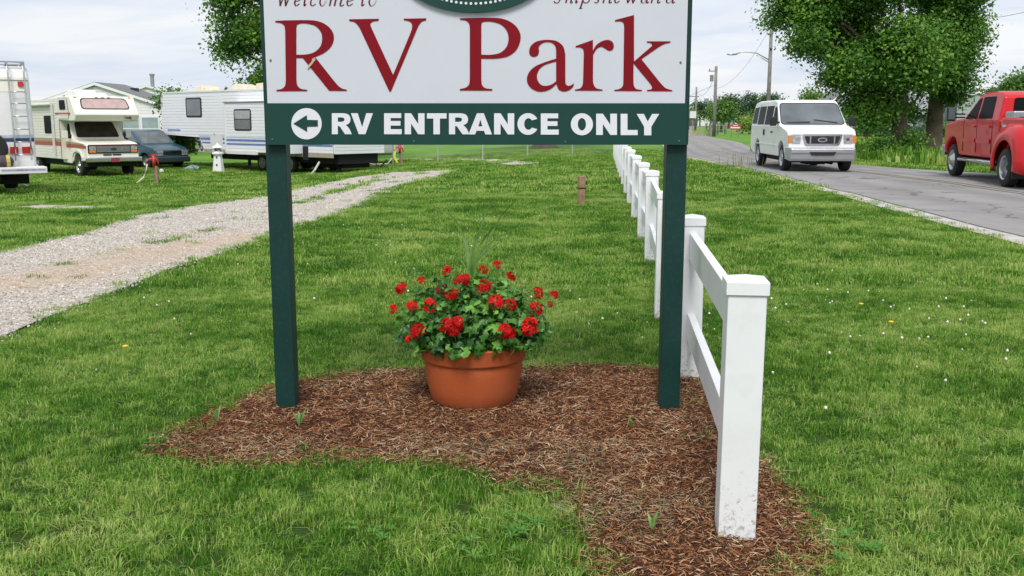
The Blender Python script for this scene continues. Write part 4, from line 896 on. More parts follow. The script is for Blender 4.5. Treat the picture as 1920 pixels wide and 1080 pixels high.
for s_ in (-1, 1):
    # flared fender over the twin rear wheels
    mb = MB(); n = 18; rows = []
    for i in range(n+1):
        a = -.22+(math.pi+.44)*i/n; ca, sa = math.cos(a), math.sin(a); cx, cz = -2.13, .48
        prof = [(.50, 1.20), (.54, 1.225), (.62, 1.225), (.80, 1.16), (.98, .97)]
        rows.append([(cx+r_*1.12*ca, s_*y_, min(cz+r_*sa, 1.34)) for r_, y_ in prof])
    vs = [p for r_ in rows for p in r_]; k = 5
    mb.add(vs, [(i*k+j, i*k+j+1, (i+1)*k+j+1, (i+1)*k+j) for i in range(n) for j in range(k-1)])
    o = obj('rear_fender', mb, M_redp, truck, smooth=True); sd_ = o.modifiers.new('thick', 'SOLIDIFY'); sd_.thickness = .02
    sidep('side_window', [(.42,1.44),(1.22,1.44),(.62,1.89),(.42,1.93)], wt_, s_, M_glass, truck, .008)
    sidep('side_window', [(-.62,1.44),(.30,1.44),(.30,1.94),(-.50,1.94)], wt_, s_, M_glass, truck, .008)
    for xx in (-.68,.36,1.32): sidep('door_seam', [(xx,.66),(xx+.012,.66),(xx+.012,1.42),(xx,1.42)], wt_, s_, M_black, truck, .002, .01, 0)
    for xx in (-.58,.46): sidep('door_handle', [(xx,1.24),(xx+.18,1.24),(xx+.18,1.28),(xx,1.28)], wt_, s_, M_redp, truck, .035, 0, .01)
    sidep('body_moulding', [(-.60,.88),(.30,.88),(.30,.98),(-.60,.98)], wt_, s_, M_redp, truck, .015, 0, .02)
    sidep('body_moulding', [(.42,.88),(1.28,.88),(1.28,.98),(.42,.98)], wt_, s_, M_redp, truck, .015, 0, .02)
    mm = obj('mirror', MB().box((1.28, s_*1.32, 1.55), (.10, .20, .34)), M_black, truck, .03)
    obj('mirror_glass', MB().box((1.225, s_*1.32, 1.56), (.01, .15, .27)), M_wind, mm); obj('mirror_arm', MB().box((1.28, s_*1.12, 1.55), (.05, .26, .04)).box((1.28, s_*1.12, 1.47), (.05, .26, .04)), M_black, mm)
    obj('side_step', MB().tube([(1.45,s_*.95,.50),(1.40,s_*1.02,.46),(-1.0,s_*1.02,.46),(-1.08,s_*.95,.50)], .05, 10), M_chrome, truck, smooth=True)
    wheel(truck, 2.13, s_*.86, .405, .24, s_, 'dually_front', M_alu); wheel(truck, -2.13, s_*1.06, .405, .24, s_, 'dually_rear', M_alu); wheel(truck, -2.13, s_*.76, .405, .22, s_, 'dually_rear', M_alu)
    frontp('tail_light', [(s_*.80,1.0),(s_*.97,1.0),(s_*.97,1.36),(s_*.80,1.36)], lambda z: -3.44, M_redl, truck, .02, .02, .02, -1)
    frontp('headlight', [(s_*.62,.95),(s_*.90,.95),(s_*.90,1.2),(s_*.62,1.2)], lambda z: 3.0, M_headl, truck, .02, .02, .02)
    obj('mud_flap', MB().box((-2.72, s_*.98, .45), (.02, .45, .5)), M_black, truck)
    sidep('four_wheel_badge', [(-1.62,1.26),(-1.40,1.26),(-1.38,1.31),(-1.60,1.31)], lambda x, z: 1.0, s_, M_chrome, truck, .012, 0, .01)
frontp('rear_window', [(-.70,1.50),(.70,1.50),(.66,1.90),(-.66,1.90)], lambda z: -1.08+(z-1.36)*.10/.57, M_glass, truck, .02, .02, .06, -1)
frontp('windscreen', [(-.84,1.47),(.84,1.47),(.78,1.95),(-.78,1.95)], lambda z: .62+(1.99-z)*.76/.56, M_wind, truck, .012, .02, .08)
obj('bed_dark_slab', MB().box2((-3.36,-.80,1.40),(-1.22,.80,1.478)), M_under, truck)  # black slab on the solid bed stands in for its dark hollow
tb = obj('toolbox', MB().box2((-1.75,-.92,1.30),(-1.24,.92,1.60)), M_alu, truck, .03)
obj('tailgate', MB().box2((-3.49,-.80,.75),(-3.42,.80,1.42)), M_redp, truck, .02)
obj('rear_bumper', MB().box2((-3.72,-.98,.55),(-3.46,.98,.78)), M_chrome, truck, .03)
obj('front_bumper', MB().box2((2.98,-.95,.50),(3.18,.95,.80)), M_chrome, truck, .05)
obj('grille', MB().box2((2.99,-.58,.85),(3.06,.58,1.2)), M_chrome, truck, .03)
obj('underbody', MB().box2((-3.3,-.6,.36),(2.9,.6,.62)).tube([(-2.13,-1.1,.41),(-2.13,1.1,.41)], .06), M_under, truck)
for y_ in (-.45,-.15,.15,.45): frontp('cab_marker', [(y_-.05,2.04),(y_+.05,2.04),(y_+.05,2.07),(y_-.05,2.07)], lambda z: .40, M_amber, truck, .02, .02, 0)

# ---------------------------------------------------------------- siding made of real ribs
def ribs(zs, xr, yf, pitch=.105, groove=.026, depth=.014, axis='side'):
    """horizontal ribbed siding between z0..z1; xr(z)->(x0,x1); yf(x,z)->point of the flush surface, with outward offset as third argument"""
    z0, z1 = zs; mb = MB(); z = z0
    while z < z1-.02:
        zt = min(z+pitch-groove, z1); 
        for (za, zb_, oa, ob) in ((z, zt, 0, 0), (zt, zt+groove*.35, 0, -depth), (zt+groove*.35, zt+groove*.65, -depth, -depth), (zt+groove*.65, z+pitch, -depth, 0)):
            if za >= z1: break
            zb_ = min(zb_, z1); a0, a1 = xr(za); b0, b1 = xr(zb_)
            if a1-a0 < .01 or b1-b0 < .01: continue
            mb.add([yf(a0, za, oa), yf(a1, za, oa), yf(b1, zb_, ob), yf(b0, zb_, ob)], [(0,1,2,3)])
        z += pitch
    return mb

# ---------------------------------------------------------------- class C motorhome
M_cream = mat('cream_fibreglass', (.77,.75,.66), .38, var=.03, coat=.3, dirt=(.55,.50,.38), ds=3, dirt_amt=.25)
M_cream2 = mat('cream_siding', (.72,.70,.63), .45, var=.03, dirt=(.5,.45,.35), ds=3, dirt_amt=.3)
M_stripe = mat('rust_stripe', (.36,.06,.035), .45); M_tan = mat('tan_stripe', (.36,.27,.15), .5)
M_ac = mat('roof_unit_white', (.72,.72,.70), .5, var=.04, dirt=(.5,.5,.46), ds=4)
f_ = Vector((.67,-.74)).normalized(); fang = math.atan2(f_.y, f_.x); W1 = Vector((-15.7, 36.5)); ctr = W1 + Vector((-f_.y, f_.x)).normalized()*.86
org = ctr - f_*1.95
mh = thing('motorhome', 'cream cabover motorhome with rust red stripe and pink curtained front window', 'motorhome', (org.x, org.y, G(org.x, org.y)), fang)
wc = lambda x, z: .96 - .15*max(0., z-1.30) - .06*max(0, min(1, (x-2.6)/.5))
cl_ = [(.4,.48),(.4,1.35),(1.35,1.36),(1.60,1.34),(2.70,1.22),(2.86,1.15),(2.88,.62)] + arch(1.95,.40,.46,.56) + [(1.3,.46)]
shell('cab_body', cl_, wc, M_cream, mh, .04)
shell('cab_roof', [(.4,1.30),(.4,2.02),(1.02,2.02),(1.55,1.36),(1.5,1.30)], wc, M_cream, mh, .05)
xc = lambda z: 1.02+(2.02-z)*.53/.66
frontp('windscreen', [(-.78,1.42),(.78,1.42),(.70,1.98),(-.70,1.98)], xc, mat('brown_windscreen', (.03,.026,.02), .08, var=.5, vs=2, spec=.5), mh, .012, .02, .08)
WB = 1.17
obj('coach_body', MB().prism([(-4.3,.62),(-4.3,2.72),(.9,2.84),(.9,.62)], lambda x, z: (x, WB-.03, z), lambda x, z: (x, -WB+.03, z)), M_cream2, mh)
zr = lambda x: 2.72+.12*(x+4.3)/5.2
cabo = [(.55,2.05),(.55,2.86),(2.10,2.90),(2.50,2.36),(2.60,2.24),(2.48,2.02),(2.2,2.0)]
shell('overcab', cabo, lambda x, z: WB-.02*ss((x-1.5)/1), M_cream, mh, .04)
xo = lambda z: 2.10+(2.90-z)*.40/.54
cw_ = frontp('overcab_window', [(-.84,2.46),(.84,2.46),(.78,2.80),(-.78,2.80)], xo, mat('pink_curtain', (.46,.33,.32), .35, var=.15, vs=4, coat=.4), mh, .02, .02, .12)
frontp('overcab_window_frame', [(-.88,2.43),(.88,2.43),(.82,2.83),(-.82,2.83)], xo, M_black, mh, .014, .02, .13)
for y_ in (-.98,-.22,0,.22,.98): frontp('marker_light', [(y_-.05,2.85),(y_+.05,2.85),(y_+.05,2.875),(y_-.05,2.875)], xo, M_amber, mh, .03, .02, 0)
italic_text('Lindy', mh, M_black, lambda u, v: (2.60-(2.24-(2.09+v*.9))*.545+.012, .62+u, 2.09+v*.9), .075)
for s_ in (-1, 1):
    sd = ribs((.64, 2.80), lambda z: (-4.28, .88), lambda x, z, o: (x, s_*(WB+o), z)); obj('siding', sd, M_cream2, mh, fix=False)
    obj('siding', ribs((2.10, 2.86), lambda z: (.9, 1.95 if z < 2.3 else 1.95+(2.3-z)*.2), lambda x, z, o: (x, s_*(WB+.012+o), z)), M_cream2, mh, fix=False)
    sidep('overcab_side_window', [(1.10,2.42),(1.72,2.42),(1.66,2.76),(1.10,2.76)], lambda x, z: WB+.015, s_, M_glass, mh, .012, .02, .08)
    sidep('stripe', [(.55,2.26),(2.1,2.26),(2.1,2.31),(.55,2.31)], lambda x, z: WB+.013, s_, M_stripe, mh, .006, .01, 0)
    sidep('stripe', [(-4.28,1.10),(.88,1.10),(.88,1.25),(-4.28,1.25)], lambda x, z: WB, s_, M_stripe, mh, .004, .03, 0)
    sidep('stripe', [(-4.28,1.27),(.88,1.27),(.88,1.36),(-4.28,1.36)], lambda x, z: WB, s_, M_tan, mh, .004, .03, 0)
    sidep('stripe', [(.9,1.06),(2.80,1.04),(2.80,1.14),(.9,1.19)], wc, s_, M_stripe, mh, .014, .01, 0)
    sidep('stripe', [(.9,1.21),(2.60,1.17),(2.60,1.20),(.9,1.28)], wc, s_, M_tan, mh, .014, .01, 0)
    sidep('cab_window', [(.75,1.38),(1.42,1.38),(1.05,1.92),(.75,1.92)], wc, s_, M_glass, mh, .008, .02, .04)
    sidep('door_seam', [(.66,.52),(.68,.52),(.68,1.9),(.66,1.9)], wc, s_, M_tan, mh, .002, .01, 0)
    sidep('coach_window', [(-.75,1.55),(.05,1.55),(.05,2.20),(-.75,2.20)], lambda x, z: WB, s_, M_glass, mh, .015, .03, .07)
    sidep('coach_window', [(-3.4,1.60),(-2.2,1.60),(-2.2,2.15),(-3.4,2.15)], lambda x, z: WB, s_, M_glass, mh, .015, .03, .07)
    mirror_(mh, (1.38, s_*1.16, 1.52), (.10, .20, .28), M_cream, .15, s_)
    wheel(mh, 1.95, s_*.84, .385, .22, s_, rm=M_chrome); wheel(mh, -2.2, s_*.92, .385, .40, s_, rm=M_rim)
    hl = frontp('headlight', [(s_*.63,.98),(s_*.86,.98),(s_*.86,1.12),(s_*.63,1.12)], lambda z: 2.88, M_headl, mh, .03, .02, .02)
    frontp('indicator', [(s_*.63,.89),(s_*.86,.89),(s_*.86,.97),(s_*.63,.97)], lambda z: 2.88, M_amber, mh, .028, .02, .01)
    sidep('wheel_flare', [(2.5,.60),(2.52,.72),(2.35,.92),(1.95,1.02),(1.55,.92),(1.42,.72),(1.44,.56),(1.49,.56),(1.50,.72),(1.62,.86),(1.95,.93),(2.28,.86),(2.43,.70),(2.42,.58)], wc, s_, M_cream, mh, .03, .01, 0)
g_ = frontp('grille', [(-.60,1.12),(.60,1.12),(.60,.90),(-.60,.90)], lambda z: 2.88, M_rim, mh, .02, .02, .02)
for k in range(5): obj('grille_bar', MB().box((2.905,0,.92+k*.045),(.012,1.16,.01)), M_chrome, g_)
for k in range(9): obj('grille_bar', MB().box((2.906,-.52+k*.13,1.01),(.012,.01,.20)), M_chrome, g_)
frontp('grille_surround', [(-.90,1.16),(.90,1.16),(.90,.86),(-.90,.86)], lambda z: 2.88, M_black, mh, .012, .02, .03)
frontp('stripe', [(-.88,1.13),(.88,1.13),(.88,1.175),(-.88,1.175)], lambda z: 2.88, M_stripe, mh, .004, .02, 0)
frontp('oval_badge', [(.11*math.cos(k*.314), 1.01+.05*math.sin(k*.314)) for k in range(20)], lambda z: 2.9, mat('badge_blue', (.03,.035,.06)), g_, .02, .01, 0)
obj('front_bumper', MB().box2((2.86,-1.0,.55),(3.02,1.0,.72)), M_chrome, mh, .03)
obj('number_plate', MB().box2((3.02,-.15,.55),(3.03,.15,.70)), mat('plate_red', (.30,.04,.05), .5, var=.4, vs=30), mh)
for y_ in (-.22,.12): frontp('bumper_vent', [(y_-.15,.78),(y_+.15,.78),(y_+.15,.83),(y_-.15,.83)], lambda z: 2.88, M_black, mh, .01, .01, .01)
obj('underbody', MB().box2((-4.1,-.9,.38),(2.7,.9,.66)), M_under, mh)
obj('lower_front_apron', MB().box2((2.6,-.8,.40),(2.8,.8,.58)), M_under, mh)
obj('roof_air_conditioner', MB().prism([(-.7,2.80),(-.7,3.08),(-.2,3.17),(.5,3.17),(.75,2.86)], lambda x, z: (x, .38, z), lambda x, z: (x, -.38, z)), M_ac, mh, .06, seg=3)
obj('roof_vent', MB().box2((-1.9,-.3,2.76),(-1.3,.3,2.95)), M_ac, mh, .04)
obj('roof_vent', MB().lathe([(.36,2.86),(.34,2.96),(.2,3.02),(.01,3.03)], 16, Matrix.Translation((1.3,.2,0))), M_ac, mh, smooth=True)
obj('awning', MB().tube([(-4.0,-WB-.08,2.60),(.4,-WB-.08,2.62)], .06, 10).box2((.33,-WB-.10,.8),(.40,-WB-.03,2.62)).box2((-4.0,-WB-.10,.8),(-3.94,-WB-.03,2.62)), mat('awning_white', (.6,.6,.58), .5), mh)

# ---------------------------------------------------------------- motorhome seen from behind, at the left edge
M_mw = mat('white_gelcoat', (.70,.70,.70), .4, var=.03, dirt=(.55,.54,.50), ds=2, dirt_amt=.2)
e = Vector(onground(74, 24.0)[:2]); vd = Vector((-.55, .84)).normalized(); rt = Vector((vd.y, -vd.x))
o_ = e - rt*1.18
m2 = thing('motorhome_with_ladder', 'white motorhome seen from the back with ladder and spare wheel at the left edge', 'motorhome', (o_.x, o_.y, G(o_.x, o_.y)), math.atan2(vd.y, vd.x))
# local: x forward (away), rear face at x=0; right side is y=-1.18
W2 = 1.18
obj('coach_body', MB().prism([(.00,.62),(.0,1.35),(.22,2.78),(.40,3.02),(7.0,3.02),(7.0,.62)], lambda x, z: (x, W2, z), lambda x, z: (x, -W2, z)), M_mw, m2, .06, seg=3)
xb = lambda z: 0 if z < 1.35 else (z-1.35)*.22/1.43
def rearp(name, pts, m, off, th=.02, r=.02, parent=m2): return frontp(name, pts, xb, m, parent, off, th, r, -1)
rearp('navy_stripe', [(-1.16,1.26),(1.16,1.26),(1.16,1.345),(-1.16,1.345)], mat('navy_stripe', (.03,.05,.13), .5), .006)
rearp('grey_stripe', [(-1.16,1.36),(1.16,1.36),(1.16,1.42),(-1.16,1.42)], mat('grey_blue_stripe', (.38,.42,.48), .5), .006)
rearp('beige_band', [(-1.12,2.42),(1.12,2.42),(1.12,2.66),(-1.12,2.66)], M_cream, .006)
rearp('top_lip', [(-1.16,2.70),(1.16,2.70),(1.16,2.76),(-1.16,2.76)], M_cream, .03)
for s_ in (-1,1):
    rearp('tail_light', [(s_*.62,.98),(s_*.80,.98),(s_*.80,1.14),(s_*.62,1.14)] if True else 0, M_redl, .03); rearp('tail_light', [(s_*.88,.98),(s_*1.10,.98),(s_*1.10,1.14),(s_*.88,1.14)], M_redl, .03)
    rearp('marker_light', [(s_*.92,2.55),(s_*1.04,2.55),(s_*1.04,2.66),(s_*.92,2.66)], M_redl, .05)
    wheel(m2, 2.8, s_*.9, .40, .3, s_)
lad = obj('ladder', MB(), M_alu, m2)
lad.data = bpy.data.meshes.new('ladder'); 
mb = MB()
for y_ in (-.72,-1.06):
    pts = [(-.10,y_,.82),(-.13,y_,1.3),(-.10+.0,y_,1.6)] + [(-.13+.22*(z-1.35)/1.43, y_, z) for z in (1.9,2.2,2.5,2.8,2.98)] + [(.20,y_,3.08),(.42,y_,3.10),(.60,y_,3.03)]
    mb.tube(pts, .020, 8)
obj('ladder_rail', mb, M_alu, lad, smooth=True)
for z_ in (.95,1.25,1.55,1.85,2.15,2.42): obj('rung', MB().tube([(-.13+max(0,.22*(z_-1.35)/1.43),-.72,z_),(-.13+max(0,.22*(z_-1.35)/1.43),-1.06,z_)], .014, 8), M_alu, lad, smooth=True)
obj('roof_rail', MB().tube([(.30,1.1,3.12),(.30,-1.1,3.12),(5,-1.1,3.12)], .018, 8).tube([(.30,-1.1,2.98),(.30,-1.1,3.12)], .018).tube([(.32,1.1,3.05),(.32,-1.1,3.05)], .012).tube([(.3,-.35,3.0),(.3,-.35,3.12)],.014), M_alu, m2)
obj('roof_rack_gear', MB().box2((.5,-1.0,3.0),(.75,-.72,3.08)), M_rim, m2)
sw = obj('spare_wheel', MB().lathe([(.22,-.11),(.34,-.12),(.385,-.09),(.40,-.04),(.40,.04),(.385,.09),(.34,.12),(.24,.12),(.22,.08)], 32, Matrix.Translation((-.22,-.16,1.10)) @ Matrix.Rotation(math.pi/2, 4, 'Y'), cap=False), M_rub, m2, sharp=40)
obj('rim', MB().lathe([(.235,-.10),(.20,-.02),(.10,-.03),(.001,-.06)], 24, Matrix.Translation((-.22,-.16,1.10)) @ Matrix.Rotation(math.pi/2, 4, 'Y'), cap=False), M_black, sw, sharp=40)
obj('rear_bumper', MB().box2((-.55,-1.32,.52),(-.02,1.25,.68)), M_mw, m2, .02)
obj('bumper_lettering_strip', MB().box2((-.556,-1.28,.60),(-.551,-.35,.635)), mat('faded_purple', (.34,.30,.48), .6, var=.5, vs=14), m2)
obj('cargo_bag', MB().lathe([(.02,-.42),(.10,-.40),(.15,-.2),(.14,0),(.16,.22),(.10,.40),(.02,.43)], 14, Matrix.Translation((-.30,-.22,.80)) @ Matrix.Rotation(math.pi/2, 4, 'X')), mat('dusty_purple_cloth', (.085,.06,.075), .9, var=.4, vs=8, bump=.6, bs=14), m2, smooth=True)
obj('strap', MB().lathe([(.165,-.04),(.168,0),(.165,.04)], 12, Matrix.Translation((-.30,-.52,.80)) @ Matrix.Rotation(math.pi/2, 4, 'X'), cap=False), mat('yellow_strap', (.45,.38,.10), .8), m2)
obj('underbody', MB().box2((.1,-1.0,.26),(6.5,1.0,.66)).box2((-.35,-.35,.36),(.4,.35,.52)), M_under, m2)
# small bent white pipe in the grass below it
x_, y_ = hit(36, 352); t = obj('bent_pipe', MB().tube([(0,0,-.02),(.02,0,.10),(.10,.02,.12),(.30,.05,.02)], .016, 8), M_ac, loc=(x_, y_, G(x_, y_)), smooth=True); tag(t, 'small bent white pipe sticking out of the grass at the left edge', 'pipe')

# ---------------------------------------------------------------- teal minivan
M_teal = mat('teal_paint', (.020,.072,.105), .3, var=.03, coat=.6)
mf = Vector(onground(262, 44)[:2]); ma = R(-36)
mv = thing('minivan', 'dark teal minivan parked between the cream motorhome and the long trailer', 'minivan', (mf.x+.10, mf.y+.2, G(mf.x, mf.y)), ma, scale=.92)
wm = lambda x, z: .96 - .20*max(0., z-1.05) - .08*max(0, min(1, (x-2.0)/.4))
shell('body', [(-2.3,.42),(-2.35,1.1),(1.15,1.12),(1.4,1.12),(2.05,.98),(2.28,.86),(2.32,.5),(2.25,.36)] + arch(1.55,.34,.42,.34) + arch(-1.3,.34,.42,.34) + [(-2.1,.34)], wm, M_teal, mv, .05)
shell('cabin', [(-2.33,1.05),(-2.22,1.70),(-1.9,1.79),(.3,1.79),(.55,1.73),(1.32,1.12),(1.25,1.05)], wm, M_teal, mv, .07, 4)
frontp('windscreen', [(-.80,1.17),(.80,1.17),(.72,1.70),(-.72,1.70)], lambda z: .55+(1.73-z)*.77/.61, M_wind, mv, .012, .02, .08)
for s_ in (-1, 1):
    sidep('side_window', [(.30,1.14),(1.05,1.14),(.50,1.62),(.30,1.66)], wm, s_, M_wind, mv, .008)
    sidep('side_window', [(-.85,1.14),(.20,1.14),(.20,1.67),(-.85,1.67)], wm, s_, M_glass, mv, .008); sidep('side_window', [(-2.15,1.14),(-.95,1.14),(-.95,1.67),(-2.1,1.67)], wm, s_, M_glass, mv, .008)
    sidep('door_seam', [(.25,.45),(.262,.45),(.262,1.7),(.25,1.7)], wm, s_, M_black, mv, .002, .01, 0)
    mirror_(mv, (1.0, s_*1.06, 1.16), (.12,.18,.14), M_black, .08, s_)
    wheel(mv, 1.55, s_*.80, .34, .2, s_); wheel(mv, -1.3, s_*.80, .34, .2, s_)
    frontp('headlight', [(s_*.50,.72),(s_*.82,.72),(s_*.82,.86),(s_*.50,.86)], lambda z: 2.31, M_headl, mv, .02, .02, .02)
    frontp('indicator', [(s_*.50,.62),(s_*.82,.62),(s_*.82,.70),(s_*.50,.70)], lambda z: 2.31, M_headl, mv, .02, .02, .02)
    sidep('wheel_arch_trim', [(2.05,.36),(2.02,.6),(1.8,.78),(1.55,.82),(1.3,.78),(1.1,.6),(1.06,.36),(1.12,.36),(1.17,.6),(1.35,.72),(1.55,.76),(1.75,.72),(1.94,.58),(1.97,.36)], wm, s_, M_teal, mv, .02, .01, 0)  # raised strip of body paint round the front wheel opening
frontp('grille_bar', [(-.50,.77),(.50,.77),(.50,.80),(-.50,.80)], lambda z: 2.31, M_chrome, mv, .03, .02, .01)
frontp('grille', [(-.50,.66),(.50,.66),(.50,.84),(-.50,.84)], lambda z: 2.31, M_black, mv, .012, .02, .01)
obj('front_bumper', MB().box2((2.20,-.90,.30),(2.46,.90,.56)), mat('grey_black_bumper', (.03,.045,.05), .5), mv, .06)
obj('underbody', MB().box2((-2.1,-.75,.2),(2.1,.75,.45)), M_under, mv)

# ---------------------------------------------------------------- long fifth wheel trailer
M_tw = mat('trailer_white_siding', (.76,.77,.80), .42, var=.02, dirt=(.52,.52,.50), ds=1.5, dirt_amt=.2)
M_tan2 = mat('taupe_skirt', (.33,.30,.24), .6); M_blue = mat('blue_stripe', (.12,.18,.42), .5); M_blue2 = mat('pale_blue_stripe', (.42,.52,.62), .5)
wp = Vector((-10.1, 40.0)); ad = Vector((-.73, .68)).normalized(); WT = 1.2
# local: x forward (to the nose, image left), y=+WT is the side facing the camera
to = wp - Vector((-ad.y, ad.x))*WT
zg_ = G(wp.x, wp.y)
ft = thing('fifth_wheel_trailer', 'long white ribbed fifth wheel trailer with blue stripes behind the left sign post', 'trailer', (to.x, to.y, zg_), math.atan2(ad.y, ad.x))
H2 = 3.22
out = [(-4.9,.80),(-4.9,H2),(7.25,H2),(7.55,H2-.18),(7.65,1.75),(7.35,1.38),(4.5,1.36),(4.15,.80)]
obj('body', MB().prism(out, lambda x, z: (x, WT-.03, z), lambda x, z: (x, -WT+.03, z)), M_tw, ft, .03)
def xr(z): 
    hi = 7.50 if z > 3.05 else (7.62 if z > 1.75 else 7.35+(z-1.38)*.3/.37); 
    if z < 1.38: hi = 4.15+(z-.80)*.35/.56
    return (-4.88, hi)
for s_ in (1,-1): obj('siding', ribs((.82, H2-.02), xr, lambda x, z, o: (x, s_*(WT+o), z), .122, .030, .018), M_tw, ft, fix=False)
obj('rear_siding', ribs((.80, H2-.02), lambda z: (-WT+.03, WT-.03), lambda y, z, o: (-4.93-o, y, z), .122, .030, .018), M_tw, ft, fix=False)
def sp_t(name, pts, m, off=.006, r=0, th=.02): return sidep(name, pts, lambda x, z: WT, 1, m, ft, off, th, r)
sp_t('blue_stripe', [(-4.85,1.21),(4.35,1.21),(4.42,1.29),(-4.85,1.29)], M_blue); sp_t('blue_stripe', [(-4.85,1.07),(4.2,1.07),(4.3,1.13),(-4.85,1.13)], M_blue)
sp_t('pale_blue_stripe', [(-4.85,1.34),(4.45,1.34),(4.5,1.40),(-4.85,1.40)], M_blue2)
sp_t('taupe_skirt', [(-4.88,.66),(4.05,.66),(4.15,.83),(-4.88,.83)], M_tan2, .008)
sp_t('window_frame', [(4.15,2.15),(5.45,2.15),(5.45,2.98),(4.15,2.98)], M_black, .012, .1); sp_t('window', [(4.24,2.22),(5.36,2.22),(5.36,2.91),(4.24,2.91)], M_wind, .02, .08)
sp_t('storage_door', [(2.6,.82),(3.55,.82),(3.55,1.36),(2.6,1.36)], M_mw, .02, .02)
sp_t('lettering', [(6.0,1.56),(7.1,1.56),(7.15,1.64),(6.05,1.64)], mat('blue_lettering', (.22,.30,.50), .5, var=.8, vs=22), .006)
sp_t('marker_light', [(3.2,1.44),(3.28,1.44),(3.28,1.48),(3.2,1.48)], M_amber, .02)
# slide-out room
so_ = obj('slide_out', MB().box2((-3.0,WT-.1,.78),(1.35,WT+.62,2.72)), M_tw, ft, .01)
obj('siding', ribs((.80, 2.70), lambda z: (-2.96, 1.31), lambda x, z, o: (x, WT+.645+o, z), .122, .030, .018), M_tw, so_, fix=False)
def so_p(name, pts, m, off, r=0, parent=so_): return sidep(name, pts, lambda x, z: WT+.645, 1, m, parent, off, .02, r)
for x_ in (1.30,-2.98): obj('slide_trim', MB().box2((x_-.04,WT+.60,.74),(x_+.05,WT+.675,2.74)), M_mw, so_, .01)
obj('slide_trim', MB().box2((-3.0,WT+.60,2.70),(1.36,WT+.675,2.75)), M_rim, so_)
so_p('window_frame', [(-1.05,1.82),(.35,1.82),(.35,2.50),(-1.05,2.50)] if False else [(-.60,1.62),(.62,1.62),(.62,2.46),(-.60,2.46)], M_black, .012, .12); so_p('window', [(-.53,2.08),(.55,2.08),(.55,2.40),(-.53,2.40)], mat('curtain_glass', (.36,.38,.39), .15, coat=.5), .022, .05); so_p('window', [(-.53,1.68),(.55,1.68),(.55,2.05),(-.53,2.05)], mat('grey_screen_glass', (.17,.18,.19), .2, coat=.4), .022, .05)
so_p('blue_stripe', [(-2.95,1.20),(1.28,1.20),(1.28,1.29),(-2.95,1.29)], M_blue, .004); so_p('blue_stripe', [(-2.95,1.06),(1.28,1.06),(1.28,1.13),(-2.95,1.13)], M_blue, .004); so_p('pale_blue_stripe', [(-2.95,1.33),(1.28,1.33),(1.28,1.38),(-2.95,1.38)], M_blue2, .004)
so_p('white_lower_trim', [(-.95,.70),(1.25,.70),(1.25,.84),(-.95,.84)], M_mw, .03, .02)
for x_ in (.0,-.95,-1.9): wheel(ft, x_-.1, 1.02, .36, .2, 1, rm=M_rim); wheel(ft, x_-.1, -1.02, .36, .2, -1, rm=M_rim)
obj('underbody', MB().box2((-4.8,-.95,.42),(4.1,.9,.80)).box2((-4.6,-.7,.25),(-2.2,.5,.5)), M_under, ft)
obj('dark_gap_box', MB().box2((-3.35,WT-.02,.55),(-3.02,WT+.02,1.05)), M_under, ft)  # black box set on the side stands in for a dark gap
for x_, s_ in ((3.9,1),(3.9,-1)): obj('landing_leg', MB().box2((x_-.05,s_*.85-.05,.0),(x_+.05,s_*.85+.05,1.4)).box2((x_-.15,s_*.85-.12,-.02),(x_+.15,s_*.85+.12,.03)), M_black, ft)
for y_ in (1.0,-.9):
    obj('stabilizer_jack', MB().tube([(-4.55,y_,.5),(-4.55,y_-.35,.22),(-4.55,y_,.02)], .035, 6).tube([(-4.55,y_-.7,.5),(-4.55,y_-.35,.22),(-4.55,y_-.7,.02)], .035, 6), M_black, ft)
obj('hitch', MB().box2((5.6,-.2,.75),(6.0,.2,1.4)).box2((4.3,-.8,1.22),(7.2,.8,1.40)), M_black, ft)
for x_ in (.2,2.0,4.9): obj('roof_unit', MB().prism([(x_,H2),(x_+.12,H2+.22),(x_+.5,H2+.30),(x_+.95,H2+.28),(x_+1.0,H2)], lambda x, z: (x, .45, z), lambda x, z: (x, -.25, z)), mat('cream_roof_unit', (.66,.60,.44), .6), ft, .04)
obj('roof_edge_trim', MB().box2((-4.93,WT-.02,H2-.03),(7.4,WT+.02,H2+.03)), M_mw, ft); obj('roof_vent', MB().tube([(6.2,0,H2),(6.2,0,H2+.14)], .03), M_rim, ft)
obj('drain_pipe', MB().tube([(-3.9,1.1,.5),(-3.8,1.25,.2),(-3.6,1.3,.0)], .04, 8), M_ac, ft)

# ---------------------------------------------------------------- second trailer, only its white corner shows
e2 = Vector(onground(694, 42.5)[:2]); a2 = Vector((-.86,.51)).normalized(); n2 = Vector((a2.y,-a2.x))   # towards camera side is -n
t2 = thing('white_travel_trailer', 'white travel trailer with red corner light standing behind the long trailer', 'trailer', (e2.x, e2.y, G(e2.x, e2.y)), math.atan2(a2.y, a2.x))
obj('body', MB().prism([(0,.52),(-.10,.90),(0,2.7),(6,2.7),(6,.45),(.5,.42)], lambda x, z: (x, 0, z), lambda x, z: (x, -2.3, z)), M_mw, t2, .04)
obj('corner_light', MB().box2((-.12,-2.26,.98),(-.06,-2.05,1.10)), M_redl, t2, .01); obj('lower_trim', MB().box2((.1,.0,.58),(5.8,.012,.72)), M_tan2, t2)
for y_ in (-.25,-2.0): wheel(t2, 3.2, y_, .33, .2, 1)
obj('jack', MB().tube([(1.1,-.2,.6),(.75,-.2,.30),(.62,-.2,.0)], .03, 6), M_black, t2); obj('tank', MB().box2((1.3,-.25,.42),(1.8,-.02,.56)), M_mw, t2, .02)
